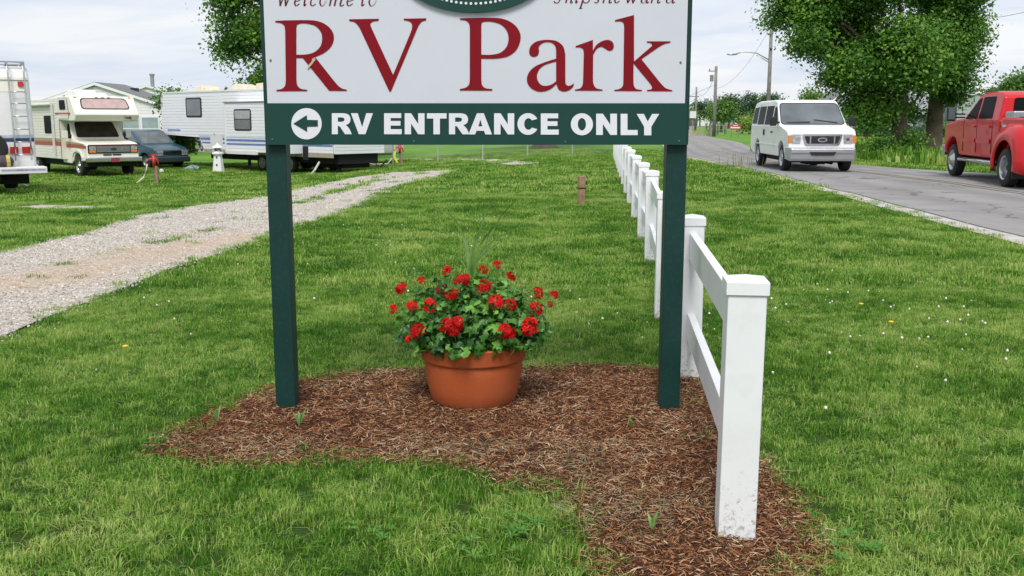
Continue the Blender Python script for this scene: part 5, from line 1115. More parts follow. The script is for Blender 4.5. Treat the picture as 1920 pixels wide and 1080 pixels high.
# ================================================================ BUILDINGS
M_hw = mat('white_clapboard', (.78,.74,.80), .6, var=.03); M_trim = mat('white_trim', (.76,.77,.77), .5, var=.02)
M_shing = mat('grey_shingles', (.16,.16,.165), .9, var=.2, vs=5, bump=.6, bs=20); M_shingl = mat('pale_metal_roof', (.46,.48,.50), .5)
M_pane = mat('curtained_pane', (.26,.32,.35), .15, var=.2, vs=2, coat=.4)
def gable_house(name, label, loc, rz, W, L_, eave, apex, mw, mr, windows=(), vent=None, sid=.16, zb=0, over=.14, cat='house'):
    """local: gable front faces -y, width along x, ridge along +y"""
    h = thing(name, label, cat, loc, rz); w_ = W/2
    obj('wall', MB().prism([(-w_,zb),(w_,zb),(w_,eave),(0,apex-.05),(-w_,eave)], lambda x, z: (x, .03, z), lambda x, z: (x, L_-.03, z)), mw, h)
    def xr_(z): 
        q = w_ if z < eave else w_*(apex-z)/(apex-eave); return (-q, q)
    obj('siding', ribs((zb+.05, apex-.15), xr_, lambda x, z, o: (x, -o, z), sid, sid*.18, .02), mw, h, fix=False)
    for s_ in (-1, 1):
        obj('siding', ribs((zb+.05, eave), lambda z: (0, L_), lambda y, z, o: (s_*(w_+o), y, z), sid, sid*.18, .02), mw, h, fix=False)
    k = (apex-eave)/w_
    for s_ in (-1, 1):
        r_ = obj('roof', MB().prism([(0,apex),(s_*(w_+over),eave-over*k),(s_*(w_+over),eave-over*k+.14),(0,apex+.15)], lambda x, z: (x, -over, z), lambda x, z: (x, L_+over, z)), mr, h)
        obj('fascia', MB().prism([(0,apex-.04),(s_*(w_+over+.01),eave-over*k-.04),(s_*(w_+over+.01),eave-over*k+.11),(0,apex+.12)], lambda x, z: (x, -over-.03, z), lambda x, z: (x, -over, z)), M_trim, r_)
    for (x_, z_, ww, hh) in windows:
        f = obj('window', MB().box2((x_-ww/2-.06,-.05,z_-.06),(x_+ww/2+.06,.02,z_+hh+.06)), M_trim, h)
        for a, b in ((z_, z_+hh/2-.03), (z_+hh/2+.03, z_+hh)): obj('pane', MB().box2((x_-ww/2,-.065,a),(x_+ww/2,-.045,b)), M_pane, f)
    if vent:
        x_, z_, r_ = vent; obj('gable_vent', MB().prism([(x_+r_*math.cos(a), z_+r_*math.sin(a)) for a in [math.pi*q/10 for q in range(11)]], lambda x, z: (x, -.06, z), lambda x, z: (x, 0, z)), mat('dark_vent', (.08,.07,.075), .7, var=.5, vs=12), h)
    return h
ha = Vector((-24.6, 60)); hz = G(-24.6, 60)
hh = gable_house('white_house', 'white clapboard house with grey shingle roof and half round gable vent', (ha.x, ha.y, hz), 0.0, 8.6, 4.4, 2.72, 4.12, M_hw, M_shing, [(1.95,.95,.95,1.25),(3.1,.95,.95,1.25),(-1.6,.95,.95,1.25)], (.05,3.05,.42))
obj('roof_vent', MB().box2((1.05,2.6,3.80),(1.45,3.0,4.0)), M_black, hh)
obj('rear_wing_roof', MB().prism([(3.2,2.55),(7.5,3.62),(12,2.55),(12,2.45),(3.2,2.45)], lambda y, z: (1.2, y, z), lambda y, z: (13, y, z)), M_shing, hh)
obj('rear_wing_wall', MB().box2((4.4,4.6,0),(12.6,11,2.6)), M_hw, hh)
x_, y_, z_ = onground(281, 84)
h2 = gable_house('second_white_house', 'white house with pale roof and tall flue pipe behind the grey roofed house', (x_, y_, z_), .25, 9, 14, 3.4, 4.75, M_hw, M_shingl, [])
obj('flue_pipe', MB().tube([(.4,1.0,4.0),(.4,1.0,5.75)], .16, 10).tube([(.4,1.0,5.7),(.4,1.0,5.85)], .22, 10), mat('galvanised', (.30,.32,.34), .5, .5), h2)
# across the road on the right
M_hg = mat('grey_clapboard', (.36,.38,.40), .65, var=.04)
x0g, y0g, _ = onground(1600, 108)
gh = gable_house('grey_house', 'grey house with white trimmed gable half hidden behind the big roadside tree', (x0g-.4, y0g, -.8), -.1, 7.5, 9, 3.0, 5.6, M_hg, M_shing, [(-.9,1.9,.8,.9),(.6,1.9,.8,.9)], None, .2)
obj('porch_column', MB().box2((1.9,-.5,0),(2.15,-.25,3)), M_trim, gh)
# long wing: ridge along x
wg = thing('long_grey_building', 'long low grey building with grey roof behind the hedge across the road', 'building', (*onground(1612, 112)[:2], -.8), -.05)
Lw = 17
obj('wall', MB().box2((0,0,0),(Lw,8,2.75)), M_hg, wg); obj('siding', ribs((.05,2.75), lambda z: (0,Lw), lambda x, z, o: (x, -.01-o, z), .2, .045, .03), M_hg, wg, fix=False)
r_ = obj('roof', MB().prism([(-.5,2.7),(4,4.9),(8.5,2.7),(8.5,2.85),(4,5.05),(-.5,2.85)], lambda y, z: (-.3, y, z), lambda y, z: (Lw+.3, y, z)), mat('grey_roof_pale', (.25,.26,.27), .8, var=.1), wg)
obj('fascia', MB().box2((-.3,-.55,2.66),(Lw+.3,-.5,2.86)), M_trim, r_)
for x_ in (3.0,6.2,10.4,14): f = obj('window', MB().box2((x_-.55,-.06,1.15),(x_+.55,.0,2.25)), M_trim, wg); obj('pane', MB().box2((x_-.48,-.07,1.22),(x_+.48,-.05,2.18)), M_pane, f)
ga2 = gable_house('garage_gable', 'small grey gable with white trim seen just above the red pickup bonnet', (*onground(1828, 104)[:2], -.8), .1, 4.2, 6, 4.2, 5.0, M_hg, M_shing, [], None, .2, cat='building')
# distant farm
M_farw = mat('far_white', (.66,.67,.68), .7)
def far_box(name, label, px_, Y_, W, L_, eave, apex, m, mr): 
    x_, y_, z_ = onground(px_, Y_); h = thing(name, label, 'building', (x_, y_, z_), .2); w_ = W/2
    obj('wall', MB().prism([(-w_,0),(w_,0),(w_,eave),(0,apex-.1),(-w_,eave)], lambda x, z: (x, 0, z), lambda x, z: (x, L_, z)), m, h)
    for s_ in (-1,1): obj('roof', MB().prism([(0,apex),(s_*(w_+.4),eave-.1),(s_*(w_+.4),eave+.1),(0,apex+.2)], lambda x, z: (x, -.4, z), lambda x, z: (x, L_+.4, z)), mr, h)
    obj('door', MB().box2((-w_*.25,-.08,0),(w_*.25,0,min(2.2,eave*.8))), mat('dark_door', (.08,.07,.07)), h)
    return h
far_box('white_barn', 'distant white barn roof beside the far utility pole', 1299, 240, 9, 14, 3.2, 5.6, M_farw, M_farw)
far_box('farm_shed', 'distant white farm building below the two silos', 1325, 250, 8, 10, 2.0, 3.6, M_farw, M_farw)
far_box('far_white_cottage', 'tiny white cottage left of the van under distant trees', 1391, 260, 4, 6, 2.0, 3.0, M_farw, M_farw)
for i, (q, Hs, lb) in enumerate(((1323, 6.6, 'left one of two grey silos on the horizon'), (1330, 6.0, 'right one of two grey silos on the horizon'))):
    x_, y_, z_ = onground(q, 245); s_ = thing('silo', lb, 'silo', (x_, y_, z_), group='silos on the horizon'); obj('tower', MB().lathe([(.55,0),(.55,Hs)], 16), mat('silo_grey', (.22,.24,.28), .7), s_, sharp=30); obj('dome', MB().lathe([(.55,Hs),(.42,Hs+.3),(.02,Hs+.45)], 16), M_farw, s_, sharp=30)

# ================================================================ POLES, LAMP, WIRES
M_pole = mat('weathered_pole', (.20,.19,.18), .9, var=.25, vs=3, bump=.4, bs=12)
def ztop(py_, Y_): return atY(960, py_, Y_).z
def pole(label, px_, Y_, top, r):
    x_, y_, z_ = onground(px_, Y_); h = ztop(top, Y_)-z_; t = thing('utility_pole', label, 'utility pole', (x_, y_, z_), group='utility poles along the road')
    obj('shaft', MB().tube([(0,0,-.1),(0,0,h)], [r, r*.72], 10), M_pole, t, smooth=True); return t, h
p1, h1 = pole('tall utility pole with curved lamp arm rising behind the white van', 1437.5, 66, 38, .15)
zl = ztop(112, 66)
lamp = obj('lamp_arm', MB().tube([(-.1,0,zl),(-.9,0,zl+.42),(-1.7,0,zl+.50),(-2.3,0,zl+.36)], .035, 8).tube([(-.1,0,zl-.15),(-.9,0,zl+.30)], .025, 6), M_alu, p1, smooth=True)
obj('lamp_head', MB().lathe([(.02,-.38),(.10,-.30),(.13,-.05),(.10,.2),(.05,.32)], 12, Matrix.Translation((-2.45,0,zl+.34)) @ Matrix.Rotation(math.pi/2, 4, 'Y') @ Matrix.Scale(.55, 4, (1,0,0))), M_alu, lamp, smooth=True)
p2, h2_ = pole('leaning grey utility pole with transformer beside the round green tree', 1338.5, 88, 124, .17)
obj('transformer', MB().tube([(-.35,0,h2_-1.3),(-.35,0,h2_-.75)], .16, 10), M_rim, p2); obj('insulator_arm', MB().box((-.3,0,h2_-.42),(.7,.08,.08)).tube([(-.55,0,h2_-.4),(-.55,0,h2_-.2)], .04), M_pole, p2)
p3, h3_ = pole('farthest thin utility pole next to the edge of the sign', 1303.5, 130, 163, .15)
obj('crossarm', MB().box((-.3,0,h3_-1.2),(1.4,.1,.1)), M_pole, p3)
M_wire = mat('wire', (.05,.05,.055), .7)
def wire(label, a, b, sag, r=.012):
    a, b = Vector(a), Vector(b); pts = [a.lerp(b, k/14)-Vector((0,0,sag*4*(k/14)*(1-k/14))) for k in range(15)]
    t = obj('overhead_wire', MB().tube(pts, r, 4), M_wire); tag(t, label, 'wire', 'overhead wires')
l1, l2, l3 = p1.location, p2.location, p3.location
wire('thin wire sagging between the far pole and the leaning pole', l3+Vector((0,0,h3_-.5)), l2+Vector((-.3,0,h2_-1.4)), .8, .016)
wire('faint wire from the leaning pole up to the lamp pole', l2+Vector((0,0,h2_-1.9)), l1+Vector((0,0,h1-.3)), .9, .010)
wire('wire from the far pole going left behind the sign', l3+Vector((-.9,0,h3_-1.2)), (l3.x-25, l3.y+40, h3_), .6, .014)
wire('guy wire slanting down left from the leaning pole', l2+Vector((-.1,0,h2_-1.6)), l2+Vector((-3.4,0,3.0)), 0, .010)
wire('single wire crossing the sky above the red pickup', atY(1845, 36, 60), atY(1990, 4, 50), .1, .012)
# field fence and small roadside things
def G3(px_, Y_): return onground(px_, Y_)
ff = thing('field_fence', 'small weathered rail fence left of the leaning pole across the road', 'fence')
pts = [G3(1324, 96), G3(1331, 92), G3(1346, 98), G3(1360, 100)]
for q in pts: obj('post', MB().box2((q[0]-.1,q[1]-.1,0),(q[0]+.1,q[1]+.1,1.15)), M_pole, ff)
for a, b in zip(pts[:-1], pts[1:]):
    for z_ in (.45,.85): obj('rail', MB().tube([(a[0],a[1],z_),(b[0],b[1],z_)], .05, 6), M_pole, ff)
q = G3(1298, 104); t = thing('roadside_box', 'pale utility box on a post beside the far pole', 'utility box', q); obj('box', MB().box2((-.3,-.2,1.6),(.3,.2,2.3)), M_farw, t); obj('post', MB().box2((-.06,-.06,0),(.06,.06,1.6)), M_pole, t)
q = G3(1378, 84); rs = thing('oval_sign', 'small red oval roadside sign with white writing left of the white van', 'sign', q)
M_sr = mat('sign_red', (.40,.045,.035), .5)
def zp(py_): return ztop(py_, 84)-q[2]
zc = zp(238)
obj('panel', MB().prism([(.52*math.cos(a)*(1 if abs(math.cos(a)) > .3 else 1), zc+.235*math.copysign(abs(math.sin(a))**.7, math.sin(a))) for a in [k*.2618 for k in range(24)]], lambda x, z: (x, -.03, z), lambda x, z: (x, .03, z)), M_sr, rs)
obj('lettering', MB().prism([(.40*u, zc-.045+.085*v) for u, v in ((-1,-.8),(1,-.8),(1,.2),(.7,.6),(.3,.4),(-.1,.7),(-.5,.4),(-.8,.9),(-1,.9))], lambda x, z: (x, -.04, z), lambda x, z: (x, -.03, z)), M_farw, rs); obj('lettering', MB().prism([(.2*u, zc+.13+.03*v) for u, v in ((-1,-1),(1,-1),(1,1),(-1,1))], lambda x, z: (x, -.04, z), lambda x, z: (x, -.03, z)), M_farw, rs)
for s_ in (-.3,.3): obj('post', MB().box2((s_-.03,-.02,0),(s_+.03,.03,zc-.1)), M_pole, rs)

# chain link fence along the far edge of the lawn
cf = thing('chain_link_fence', 'thin chain link fence with slim metal posts at the far edge of the lawn', 'fence')
M_galv = mat('galvanised_wire', (.42,.44,.43), .5, .4)
Yf = 40.5; xs = [onground(p_, Yf)[0] for p_ in (737, 821, 905, 989, 1073, 1157)]
for x_ in xs: obj('post', MB().tube([(x_,Yf,G(x_,Yf)-.05),(x_,Yf,G(x_,Yf)+1.5)], .028, 6), M_galv, cf)
obj('top_rail', MB().tube([(x_,Yf,G(x_,Yf)+1.48) for x_ in xs], .02, 6), M_galv, cf)
mb = MB(); a, b = xs[0], xs[-1]; n_ = int((b-a)/.11)
for k in range(-12, n_):
    for s_ in (-1, 1):
        x0_ = a+k*.11; xa, xb_ = (x0_, x0_+1.32) if s_ > 0 else (x0_+1.32, x0_)
        za, zb_ = .04, 1.44; 
        def clipx(x, z): return x, z
        if min(xa,xb_) < a: t_ = (a-xa)/(xb_-xa); 
        if min(xa,xb_) < a-.01 or max(xa,xb_) > b+.01: continue
        p_, q_ = Vector((xa,Yf,G(xa,Yf)+za)), Vector((xb_,Yf,G(xb_,Yf)+zb_)); w_ = Vector((.0022,0,.0022)); mb.add([p_-w_, p_+w_, q_+w_, q_-w_], [(0,1,2,3)])
o = obj('wire_mesh', mb, M_galv, cf, fix=False); o['kind'] = 'stuff'

# ================================================================ YARD THINGS ON THE LEFT
x_, y_ = hit(410, 323); lh = thing('lighthouse_ornament', 'small white toy lighthouse standing in the grass in front of the long trailer', 'garden ornament', (x_, y_, G(x_, y_)))
Hh = 1.16
obj('tower', MB().lathe([(.25,0),(.24,.05),(.15,.70*Hh),(.16,.72*Hh)], 8), M_trim, lh); obj('gallery', MB().lathe([(.17,.60*Hh),(.23,.62*Hh),(.23,.66*Hh),(.17,.68*Hh)], 12), M_trim, lh)
obj('lantern_room', MB().lathe([(.13,.70*Hh),(.13,.84*Hh)], 8), mat('lantern_dark', (.20,.20,.22), .4, var=.8, vs=14), lh); obj('roof', MB().lathe([(.22,.83*Hh),(.20,.87*Hh),(.06,.94*Hh),(.02,Hh)], 12), M_trim, lh)
for k in range(6): a = k*1.047; obj('railing_post', MB().tube([(.2*math.cos(a),.2*math.sin(a),.66*Hh),(.2*math.cos(a),.2*math.sin(a),.76*Hh)], .012, 5), M_trim, lh)
for z_ in (.25,.55): obj('window', MB().box2((-.03,-.24+z_*.1,z_),(.03,-.20+z_*.12,z_+.09)), mat('dark_door', (.08,.07,.07)), lh)
M_rp = mat('hydrant_red', (.42,.035,.03), .5, var=.2); M_hose = mat('pale_hose', (.62,.60,.55), .6)
def standpipe(label, px_, py_, H, hose, extra=False):
    x_, y_ = hit(px_, py_); t = thing('water_standpipe', label, 'standpipe', (x_, y_, G(x_, y_)), group='water standpipes')
    obj('wood_post', MB().box2((.03,-.04,-.05),(.11,.04,H*.62)), M_wood, t, .005); obj('pipe', MB().tube([(0,0,-.05),(0,0,H*.85)], .025, 8), M_rim, t)
    v = obj('valve_head', MB().tube([(0,0,H*.58),(0,0,H)], .055, 10).tube([(0,0,H*.9),(-.16,-.03,H*.86),(-.20,-.04,H*.72)], .035, 8).tube([(.0,0,H*.98),(.12,0,H*.8),(.14,0,H*.66)], .03, 8), M_rp, t, smooth=True)
    obj('valve_handle', MB().box((.02,0,H+.02),(.22,.05,.04)), M_rp, v); obj('hose', MB().tube([Vector(p)*1.0 for p in hose], .022, 8), M_hose, t, smooth=True)
    if extra: obj('warning_ribbon', MB().prism([(-.12,.25),(-.02,.6),(.0,.85),(.05,.6),(.02,.35),(.14,.08),(.05,.1),(-.02,.28)], lambda x, z: (x-.2, -.06, z), lambda x, z: (x-.2, -.05, z)), mat('yellow_tape', (.72,.70,.06), .5), t)
    return t
standpipe('red topped water standpipe with white hose in front of the teal minivan', 291, 345, .92, [(-.20,-.04,.66),(-.24,-.05,.45),(-.33,-.10,.22),(-.50,-.2,.05),(-.68,-.25,.02)])
standpipe('red standpipe with yellow ribbon and hoses beyond the gravel lane', 750, 309, .82, [(-.15,-.03,.58),(-.25,-.05,.35),(-.5,-.1,.05),(-1.1,-.2,.03),(-1.5,-.1,.12)], True)
x_, y_ = hit(303, 325); t = obj('garden_ball', MB().lathe([(.0,0),(.08,.01),(.10,.08),(.06,.16),(.0,.18)], 12, cap=False), M_trim, loc=(x_, y_, G(x_, y_)), smooth=True); tag(t, 'round white ball lying in the grass beside the red standpipe', 'ball')
x_, y_ = hit(348, 318); t = obj('crumpled_tarp', MB().add([(0,0,0),(.3,.1,.02),(.55,-.05,.0),(.5,.3,.10),(.2,.35,.16),(-.1,.2,.05),(-.15,-.05,.0),(.2,.15,.17)], [(0,1,7),(1,2,7),(2,3,7),(3,4,7),(4,5,7),(5,6,7),(6,0,7)]), mat('blue_tarp', (.18,.28,.38), .6, var=.3), loc=(x_, y_, G(x_, y_)+.02)); tag(t, 'small crumpled blue tarp on the grass near the minivan bumper', 'tarp')

# ================================================================ TREES
M_bark = mat('grey_bark', (.13,.10,.075), .95, var=.35, vs=3, bump=1., bs=9, spec=.1, dirt=(.07,.085,.05), ds=1.2)
def crown_mesh(name, lobes, n, size, m, seed=0, gap=.5, droop=.25, core=.35):
    """lobes (x,y,z,rx,ry,rz); leaves gathered in twigs spread through the crown's volume, thinner towards gaps"""
    r_ = np.random.default_rng(seed); L_ = np.array(lobes, float); vol = L_[:,3]*L_[:,4]*L_[:,5]; vol = vol**.8; per = r_.choice(len(L_), n, p=vol/vol.sum())
    ntw = max(n//30, 8); tl = r_.choice(len(L_), ntw, p=vol/vol.sum())
    d = r_.normal(size=(ntw,3)); d /= np.linalg.norm(d, axis=1)[:, None]; rad = r_.random(ntw)**.42*(1+.10*r_.normal(size=ntw))
    q = L_[tl,:3] + d*L_[tl,3:]*rad[:, None]
    # drop twigs in noise holes
    f = np.sin(q[:,0]*1.9+seed)+np.sin(q[:,1]*1.7+2*seed)+np.sin(q[:,2]*2.3+1.1*np.sin(q[:,0]*1.3))
    keep = f > -1.9+gap*1.6*r_.random(ntw)+gap*.9; q = q[keep]; tl = tl[keep]; d = d[keep]
    tw = r_.integers(0, len(q), n); spread = size*2.7
    P = q[tw] + r_.normal(size=(n,3))*np.array([spread, spread, spread*.55])
    nr = d[tw]*.5 + r_.normal(size=(n,3))*.55 + np.array([0,0,.55]); nr /= np.linalg.norm(nr, axis=1)[:, None]
    t = np.cross(nr, r_.normal(size=(n,3))); t /= np.linalg.norm(t, axis=1)[:, None]; b = np.cross(nr, t)
    s = size*r_.uniform(.4, 1.4, n)[:, None]
    V = np.stack([P - t*s*.5, P + b*s*.36 + t*s*.05, P + t*s*.62 - nr*s*.15, P - b*s*.36 + t*s*.05], 1)
    twr = r_.random(len(q)); return quadmesh(name, V, m, 4, np.clip(twr[tw]*.75 + r_.random(n)*.25, 0, 1))
M_maple = leafmat('maple_leaf', (.024,.085,.010), (.078,.20,.021), (.20,.37,.05), scale=.7, trans=.3, rough=.5, attr='rnd')
M_dkleaf = leafmat('distant_dark_leaf', (.03,.07,.03), (.05,.11,.04), (.09,.16,.055), scale=.2, trans=.25, attr='rnd')
M_brleaf = leafmat('bright_leaf', (.06,.14,.025), (.10,.21,.035), (.20,.32,.06), scale=.4, trans=.3, attr='rnd')
M_yleaf = leafmat('yellow_green_leaf', (.12,.20,.03), (.20,.30,.05), (.32,.40,.08), scale=.4, trans=.3, attr='rnd')
def limbs(h0, r0, lobes, seed, trunk_top=None, flare=1.5, lean=(0,0)):
    rr = random.Random(seed); tt = trunk_top or h0; mb = MB()
    mb.tube([(0,0,-.1),(0,0,.15),(lean[0]*.3,lean[1]*.3,tt*.35),(lean[0],lean[1],tt),(lean[0]*1.4,lean[1]*1.4,tt*1.7)], [r0*flare, r0*1.15, r0*.95, r0*.8, r0*.35], 12)
    b2 = []
    for (x, y, z, *_) in lobes:
        s = Vector((lean[0]*.9, lean[1]*.9, tt*rr.uniform(.8,1.1))); e_ = Vector((x, y, z)); m_ = s.lerp(e_, .5)+Vector((rr.gauss(0,.2), rr.gauss(0,.2), .25))
        b2.append(MB().tube([s, m_, e_], [r0*.38, r0*.22, r0*.07], 7))
    return mb, b2
def tree(name, label, px_, Y_, lobes, n, size, mleaf, r0, tt, seed, group=None, gap=.5, z=None, cat='tree', flare=1.5, barkm=None, nl=None):
    x_, y_, z_ = onground(px_, Y_); z_ = z_ if z is None else z
    t = thing(name, label, cat, (x_, y_, z_), 0, group)
    mb, br = limbs(tt, r0, lobes[:nl] if nl is not None else lobes, seed, tt, flare)
    tr = obj('trunk', mb, barkm or M_bark, t, smooth=True)
    for b_ in br[:14]: obj('limb', b_, barkm or M_bark, tr, smooth=True)
    obj('crown', crown_mesh('crown', lobes, n, size, mleaf, seed, gap), None, t); return t
def P_(px_, py_, px0, Y_):                           # crown lobe centre relative to trunk base
    a = atY(px_, py_, Y_); b = onground(px0, Y_); return a.x-b[0], a.z-b[2]
# the two big roadside trees
def lob(px0, Y_, items):
    out = []
    for (cx, cy, rx, rz, dy) in items:
        x, z = P_(cx, cy, px0, Y_); k = Y_/1866.7; out.append((x, dy, z, rx*k, max(rx,rz)*k*.85, rz*k))
    return out
A = lob(1683, 38.5, [(1545,20,70,50,0),(1480,30,38,30,.5),(1525,75,55,38,-.4),(1600,60,80,60,.6),(1590,120,60,50,-.8),(1640,180,60,50,.3),(1620,-40,110,70,0),(1690,100,75,75,-1),(1650,-100,130,80,0),(1500,-20,60,35,.5),(1672,198,42,26,.3),(1617,205,32,24,-.4),(1570,150,30,20,0),(1602,228,16,12,-.6),(1640,222,20,16,-.3)])
shr = lambda Ls: [(x, y, z, a*.90, b*.92, c_*.90) for x, y, z, a, b, c_ in Ls]
A = shr(A)
tree('maple_tree', 'left trunk of the big leafy tree pair across the road', 1683, 38.5, A, 105000, .118, M_maple, .30, 3.0, 3, 'big roadside trees', .35, flare=1.3)
B = lob(1748, 40.5, [(1760,60,80,70,0),(1796,90,38,50,0),(1788,30,46,50,.5),(1776,150,40,38,-.4),(1755,178,50,34,0),(1806,60,32,40,0),(1770,-40,90,70,0),(1735,120,60,70,-.6),(1800,-10,40,50,.3),(1712,205,26,18,.3),(1788,188,24,18,0),(1735,-100,110,80,0),(1818,118,12,20,0)])
B = shr(B)
tree('maple_tree', 'right trunk of the big leafy tree pair across the road', 1748, 40.5, B, 82000, .118, M_maple, .33, 3.0, 5, 'big roadside trees', .35, flare=1.4)
# tree behind the long trailer
Cc = lob(560, 50, [(470,20,70,60,0),(420,30,35,38,0),(440,90,40,40,0),(490,110,60,60,0),(560,60,90,90,0),(410,85,22,12,0),(455,135,35,22,0),(500,160,60,30,0),(440,-20,45,40,0),(390,-10,20,18,0),(560,-60,120,90,0),(600,130,70,60,0)])
tree('shade_tree', 'big shade tree rising behind the long trailer left of the sign', 575, 50, Cc, 75000, .155, M_maple, .35, 4.0, 9, None, .62)
D_ = lob(1021, 52, [(1021,150,90,60,0),(960,120,60,50,0),(1090,120,60,50,0),(1021,90,100,60,0)])
tree('lawn_tree', 'tree whose trunk foot shows just below the sign', 1021, 52, D_, 9000, .22, M_maple, .52, 2.4, 11, None, .4, flare=1.8)
# sapling by the house
E_ = lob(314, 46, [(314,200,8,22,0),(311,235,14,20,0),(322,255,14,14,0),(309,215,9,14,0),(318,180,5,10,0),(328,268,16,10,0)])
tree('slender_sapling', 'slender light green young tree between the white house and the trailer', 318, 46, E_, 3600, .13, M_brleaf, .05, 1.2, 12, None, .5)
# distant trees
def simple(label, px0, Y_, items, n, size, m, r0, tt, seed, gap=.5, name='distant_tree', nl=3, group='trees on the horizon'):
    return tree(name, label, px0, Y_, lob(px0, Y_, items), n, size, m, r0, tt, seed, group, gap, nl=nl)
simple('round bright green tree beside the leaning utility pole', 1352, 120, [(1352,206,14,17,0),(1346,215,9,13,0),(1362,208,9,13,0),(1353,222,8,8,0)], 5200, .22, M_brleaf, .16, 1.0, 21, .25)
simple('dark tall tree crown behind the round bright tree', 1366, 170, [(1364,190,12,9,0),(1374,205,12,14,0),(1380,215,10,9,0)], 4200, .34, M_dkleaf, .2, 2.0, 22, .3)
simple('airy dark tree with gaps left of the lamp pole', 1404, 190, [(1407,185,9,7,0),(1398,196,9,8,0),(1412,196,7,8,0),(1405,208,14,8,0),(1393,214,8,8,0)], 3600, .34, M_dkleaf, .2, 3.0, 23, .7)
simple('rounded green shrubby tree just left of the van', 1410, 105, [(1409,220,10,12,0),(1404,225,7,9,0),(1415,224,7,10,0),(1410,232,9,6,0)], 3800, .22, M_dkleaf, .1, .6, 24, .25)
simple('yellow green bush in front of the shrubby tree', 1404, 98, [(1404,226,5,8,0)], 700, .18, M_yleaf, .05, .4, 25, .3, 'bush')
simple('wide dark tree crown behind the lamp pole', 1437, 200, [(1440,186,10,7,0),(1428,192,8,6,0),(1450,188,9,6,0),(1436,200,16,8,0)], 3600, .36, M_dkleaf, .2, 3, 26, .5)
simple('narrow dark tree by the white barn', 1312, 215, [(1312,198,5,8,0),(1312,210,6,9,0)], 1500, .36, M_dkleaf, .18, 1.2, 27, .25)
simple('grey green tree standing by the silos', 1332, 225, [(1333,208,6,9,0),(1328,214,6,8,0)], 1300, .36, M_dkleaf, .18, 1.2, 28, .5)
simple('yellowish bush at the sign edge near the barn', 1292, 150, [(1292,214,6,8,0)], 700, .25, M_yleaf, .06, .4, 29, .3, 'bush')
simple('light green tree top rising above the van roof', 1529, 125, [(1528,170,10,9,0),(1524,180,12,8,0),(1537,182,11,8,0),(1530,195,14,12,0)], 3600, .25, M_brleaf, .18, 2, 30, .5)
simple('low dark tree between van roof and big tree', 1566, 140, [(1566,183,10,9,0),(1580,188,12,10,0),(1558,192,12,8,0),(1572,205,16,14,0)], 3600, .28, M_dkleaf, .18, 2, 31, .4)
simple('dark leafy tree in front of the grey house gable', 1624, 78, [(1624,215,18,14,0),(1636,228,16,10,0),(1612,212,8,8,0)], 4200, .2, M_maple, .12, 1.0, 32, .3)
simple('pointed green tree rising behind the pickup cab', 1905, 62, [(1900,165,16,18,0),(1925,160,24,22,0),(1884,178,10,12,0),(1912,185,28,16,0),(1950,170,30,30,0)], 9000, .17, M_brleaf, .16, 2.0, 33, .35)
simple('low distant tree line above the pickup windscreen', 1860, 170, [(1862,178,9,6,0),(1848,188,12,8,0),(1875,184,10,7,0),(1838,180,8,6,0)], 2500, .34, M_dkleaf, .2, 2.0, 34, .4)
# distant hedgerow on the horizon
rr = random.Random(4); lb = []
for k in range(60):
    px0 = 1000+k*17; lb += [(rr.uniform(-5,5)+px0, 222-rr.uniform(0,3), rr.uniform(6,13), rr.uniform(2,4.5), rr.uniform(-6,6))]
o = obj('distant_hedgerow', crown_mesh('distant_hedgerow', lob(1500, 330, lb), 16000, .75, M_dkleaf, 77, .2), None, None, loc=(onground(1500,330)[0], 330, 0)); kind(o, 'stuff', 'low dark line of far trees along the horizon')
lb = [(rr.uniform(-300,1290), 224-rr.uniform(0,4), rr.uniform(8,16), rr.uniform(2,6), rr.uniform(-6,6)) for k in range(90)]
o = obj('distant_hedgerow', crown_mesh('distant_hedgerow', lob(500, 260, lb), 14000, .75, M_dkleaf, 78, .2), None, None, loc=(onground(500,260)[0], 260, -.5)); kind(o, 'stuff', 'far tree line behind the campground')
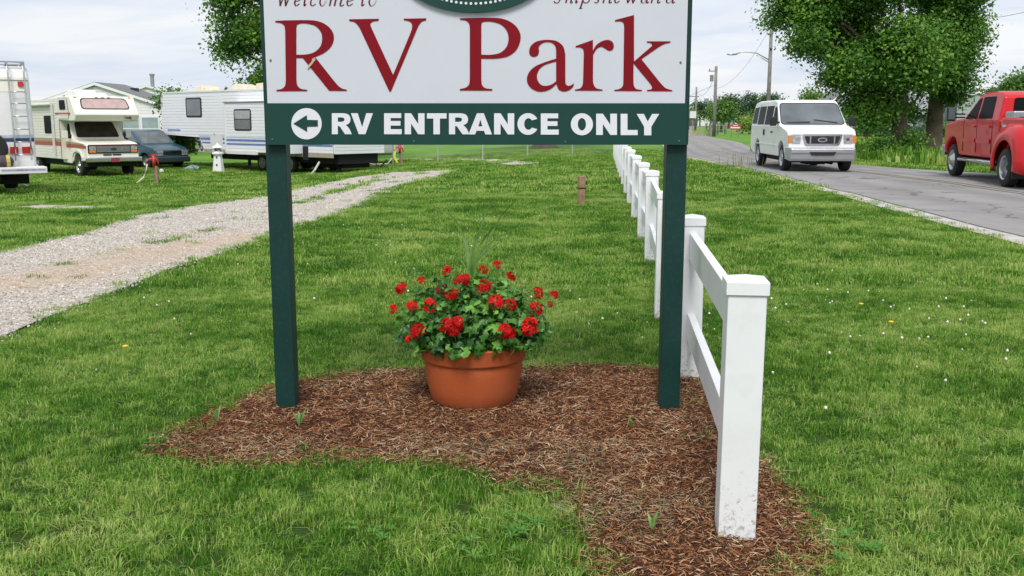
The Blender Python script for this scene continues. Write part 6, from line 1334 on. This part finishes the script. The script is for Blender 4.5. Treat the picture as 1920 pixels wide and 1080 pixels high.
# hedge and weeds across the road
lb = [(1612+k*9+rr.uniform(-2,2), 249+rr.uniform(-2,1), 8, rr.uniform(5,7), rr.uniform(-.4,.4)) for k in range(22)]
h_ = thing('garden_hedge', 'dark green hedge in front of the grey house across the road', 'hedge', (*onground(1700,88)[:2], 0)); obj('foliage', crown_mesh('foliage', lob(1700, 88, lb), 9000, .16, M_dkleaf, 79, .1), None, h_)
def weeds(label, px_, Y_, items, n, m, size=.11, seed=1, gap=.3):
    x_, y_, z_ = onground(px_, Y_); t = thing('weed_thicket', label, 'weeds', (x_, y_, z_), 0, 'thickets at the tree trunks'); obj('foliage', crown_mesh('foliage', lob(px_, Y_, items), n, size, m, seed, gap), None, t)
    obj('stem', MB().tube([(0,0,-.05),(.05,0,.5),(.1,0,.8)], .02, 5).tube([(.2,0,-.05),(.15,.1,.6)], .015, 5), M_bark, t)
weeds('dark weedy thicket at the foot of the left trunk', 1672, 37.2, [(1650,290,18,12,0),(1684,293,18,7,0),(1660,276,9,14,.3),(1636,297,14,8,0)], 3200, M_maple, .10, 5)
weeds('climbing green vine on the left trunk', 1698, 37.8, [(1706,262,7,20,0),(1708,285,10,14,0)], 1300, M_maple, .10, 6)
weeds('low weeds round the right trunk', 1745, 39.6, [(1722,290,12,9,0),(1750,295,20,5,0),(1772,291,10,7,0)], 1700, M_maple, .10, 7)
weeds('bright shrub right of the right trunk', 1770, 60, [(1768,244,10,12,0),(1775,252,10,8,0)], 1500, M_brleaf, .13, 8)
weeds('dark bush between the two trunks', 1716, 52, [(1712,256,14,8,0),(1730,262,14,7,0)], 1200, M_dkleaf, .13, 9)
x_, y_ = hit(1390, 313); t = thing('dry_weed', 'tall dry grass tuft at the road edge left of the van', 'weeds', (x_, y_, G(x_, y_)))
for k in range(22):
    a = random.uniform(0,6.28); d = random.uniform(0,.5); H = random.uniform(.15,.42); obj('stalk', MB().tube([(d*math.cos(a)*1.6, d*math.sin(a)*.5, -.02),(d*math.cos(a)*1.7+random.gauss(0,.04), d*math.sin(a)*.5, H)], .008, 4), mat('dry_stalk', (.26,.24,.13), .9), t)
q = onground(1312, 93); t = thing('ornamental_grass', 'pale ornamental grass clump beside the far pole', 'grass clump', q)
for k in range(40):
    a = random.uniform(0,6.28); d = random.uniform(0,1.3); H = random.uniform(.5,1.1); obj('stalk', MB().add([(d*math.cos(a)-.04,.3*math.sin(a),0),(d*math.cos(a)+.04,.3*math.sin(a),0),(d*math.cos(a)+random.gauss(0,.15),.3*math.sin(a),H)], [(0,1,2)]), mat('pale_grass_stalk', (.34,.36,.20), .9), t)
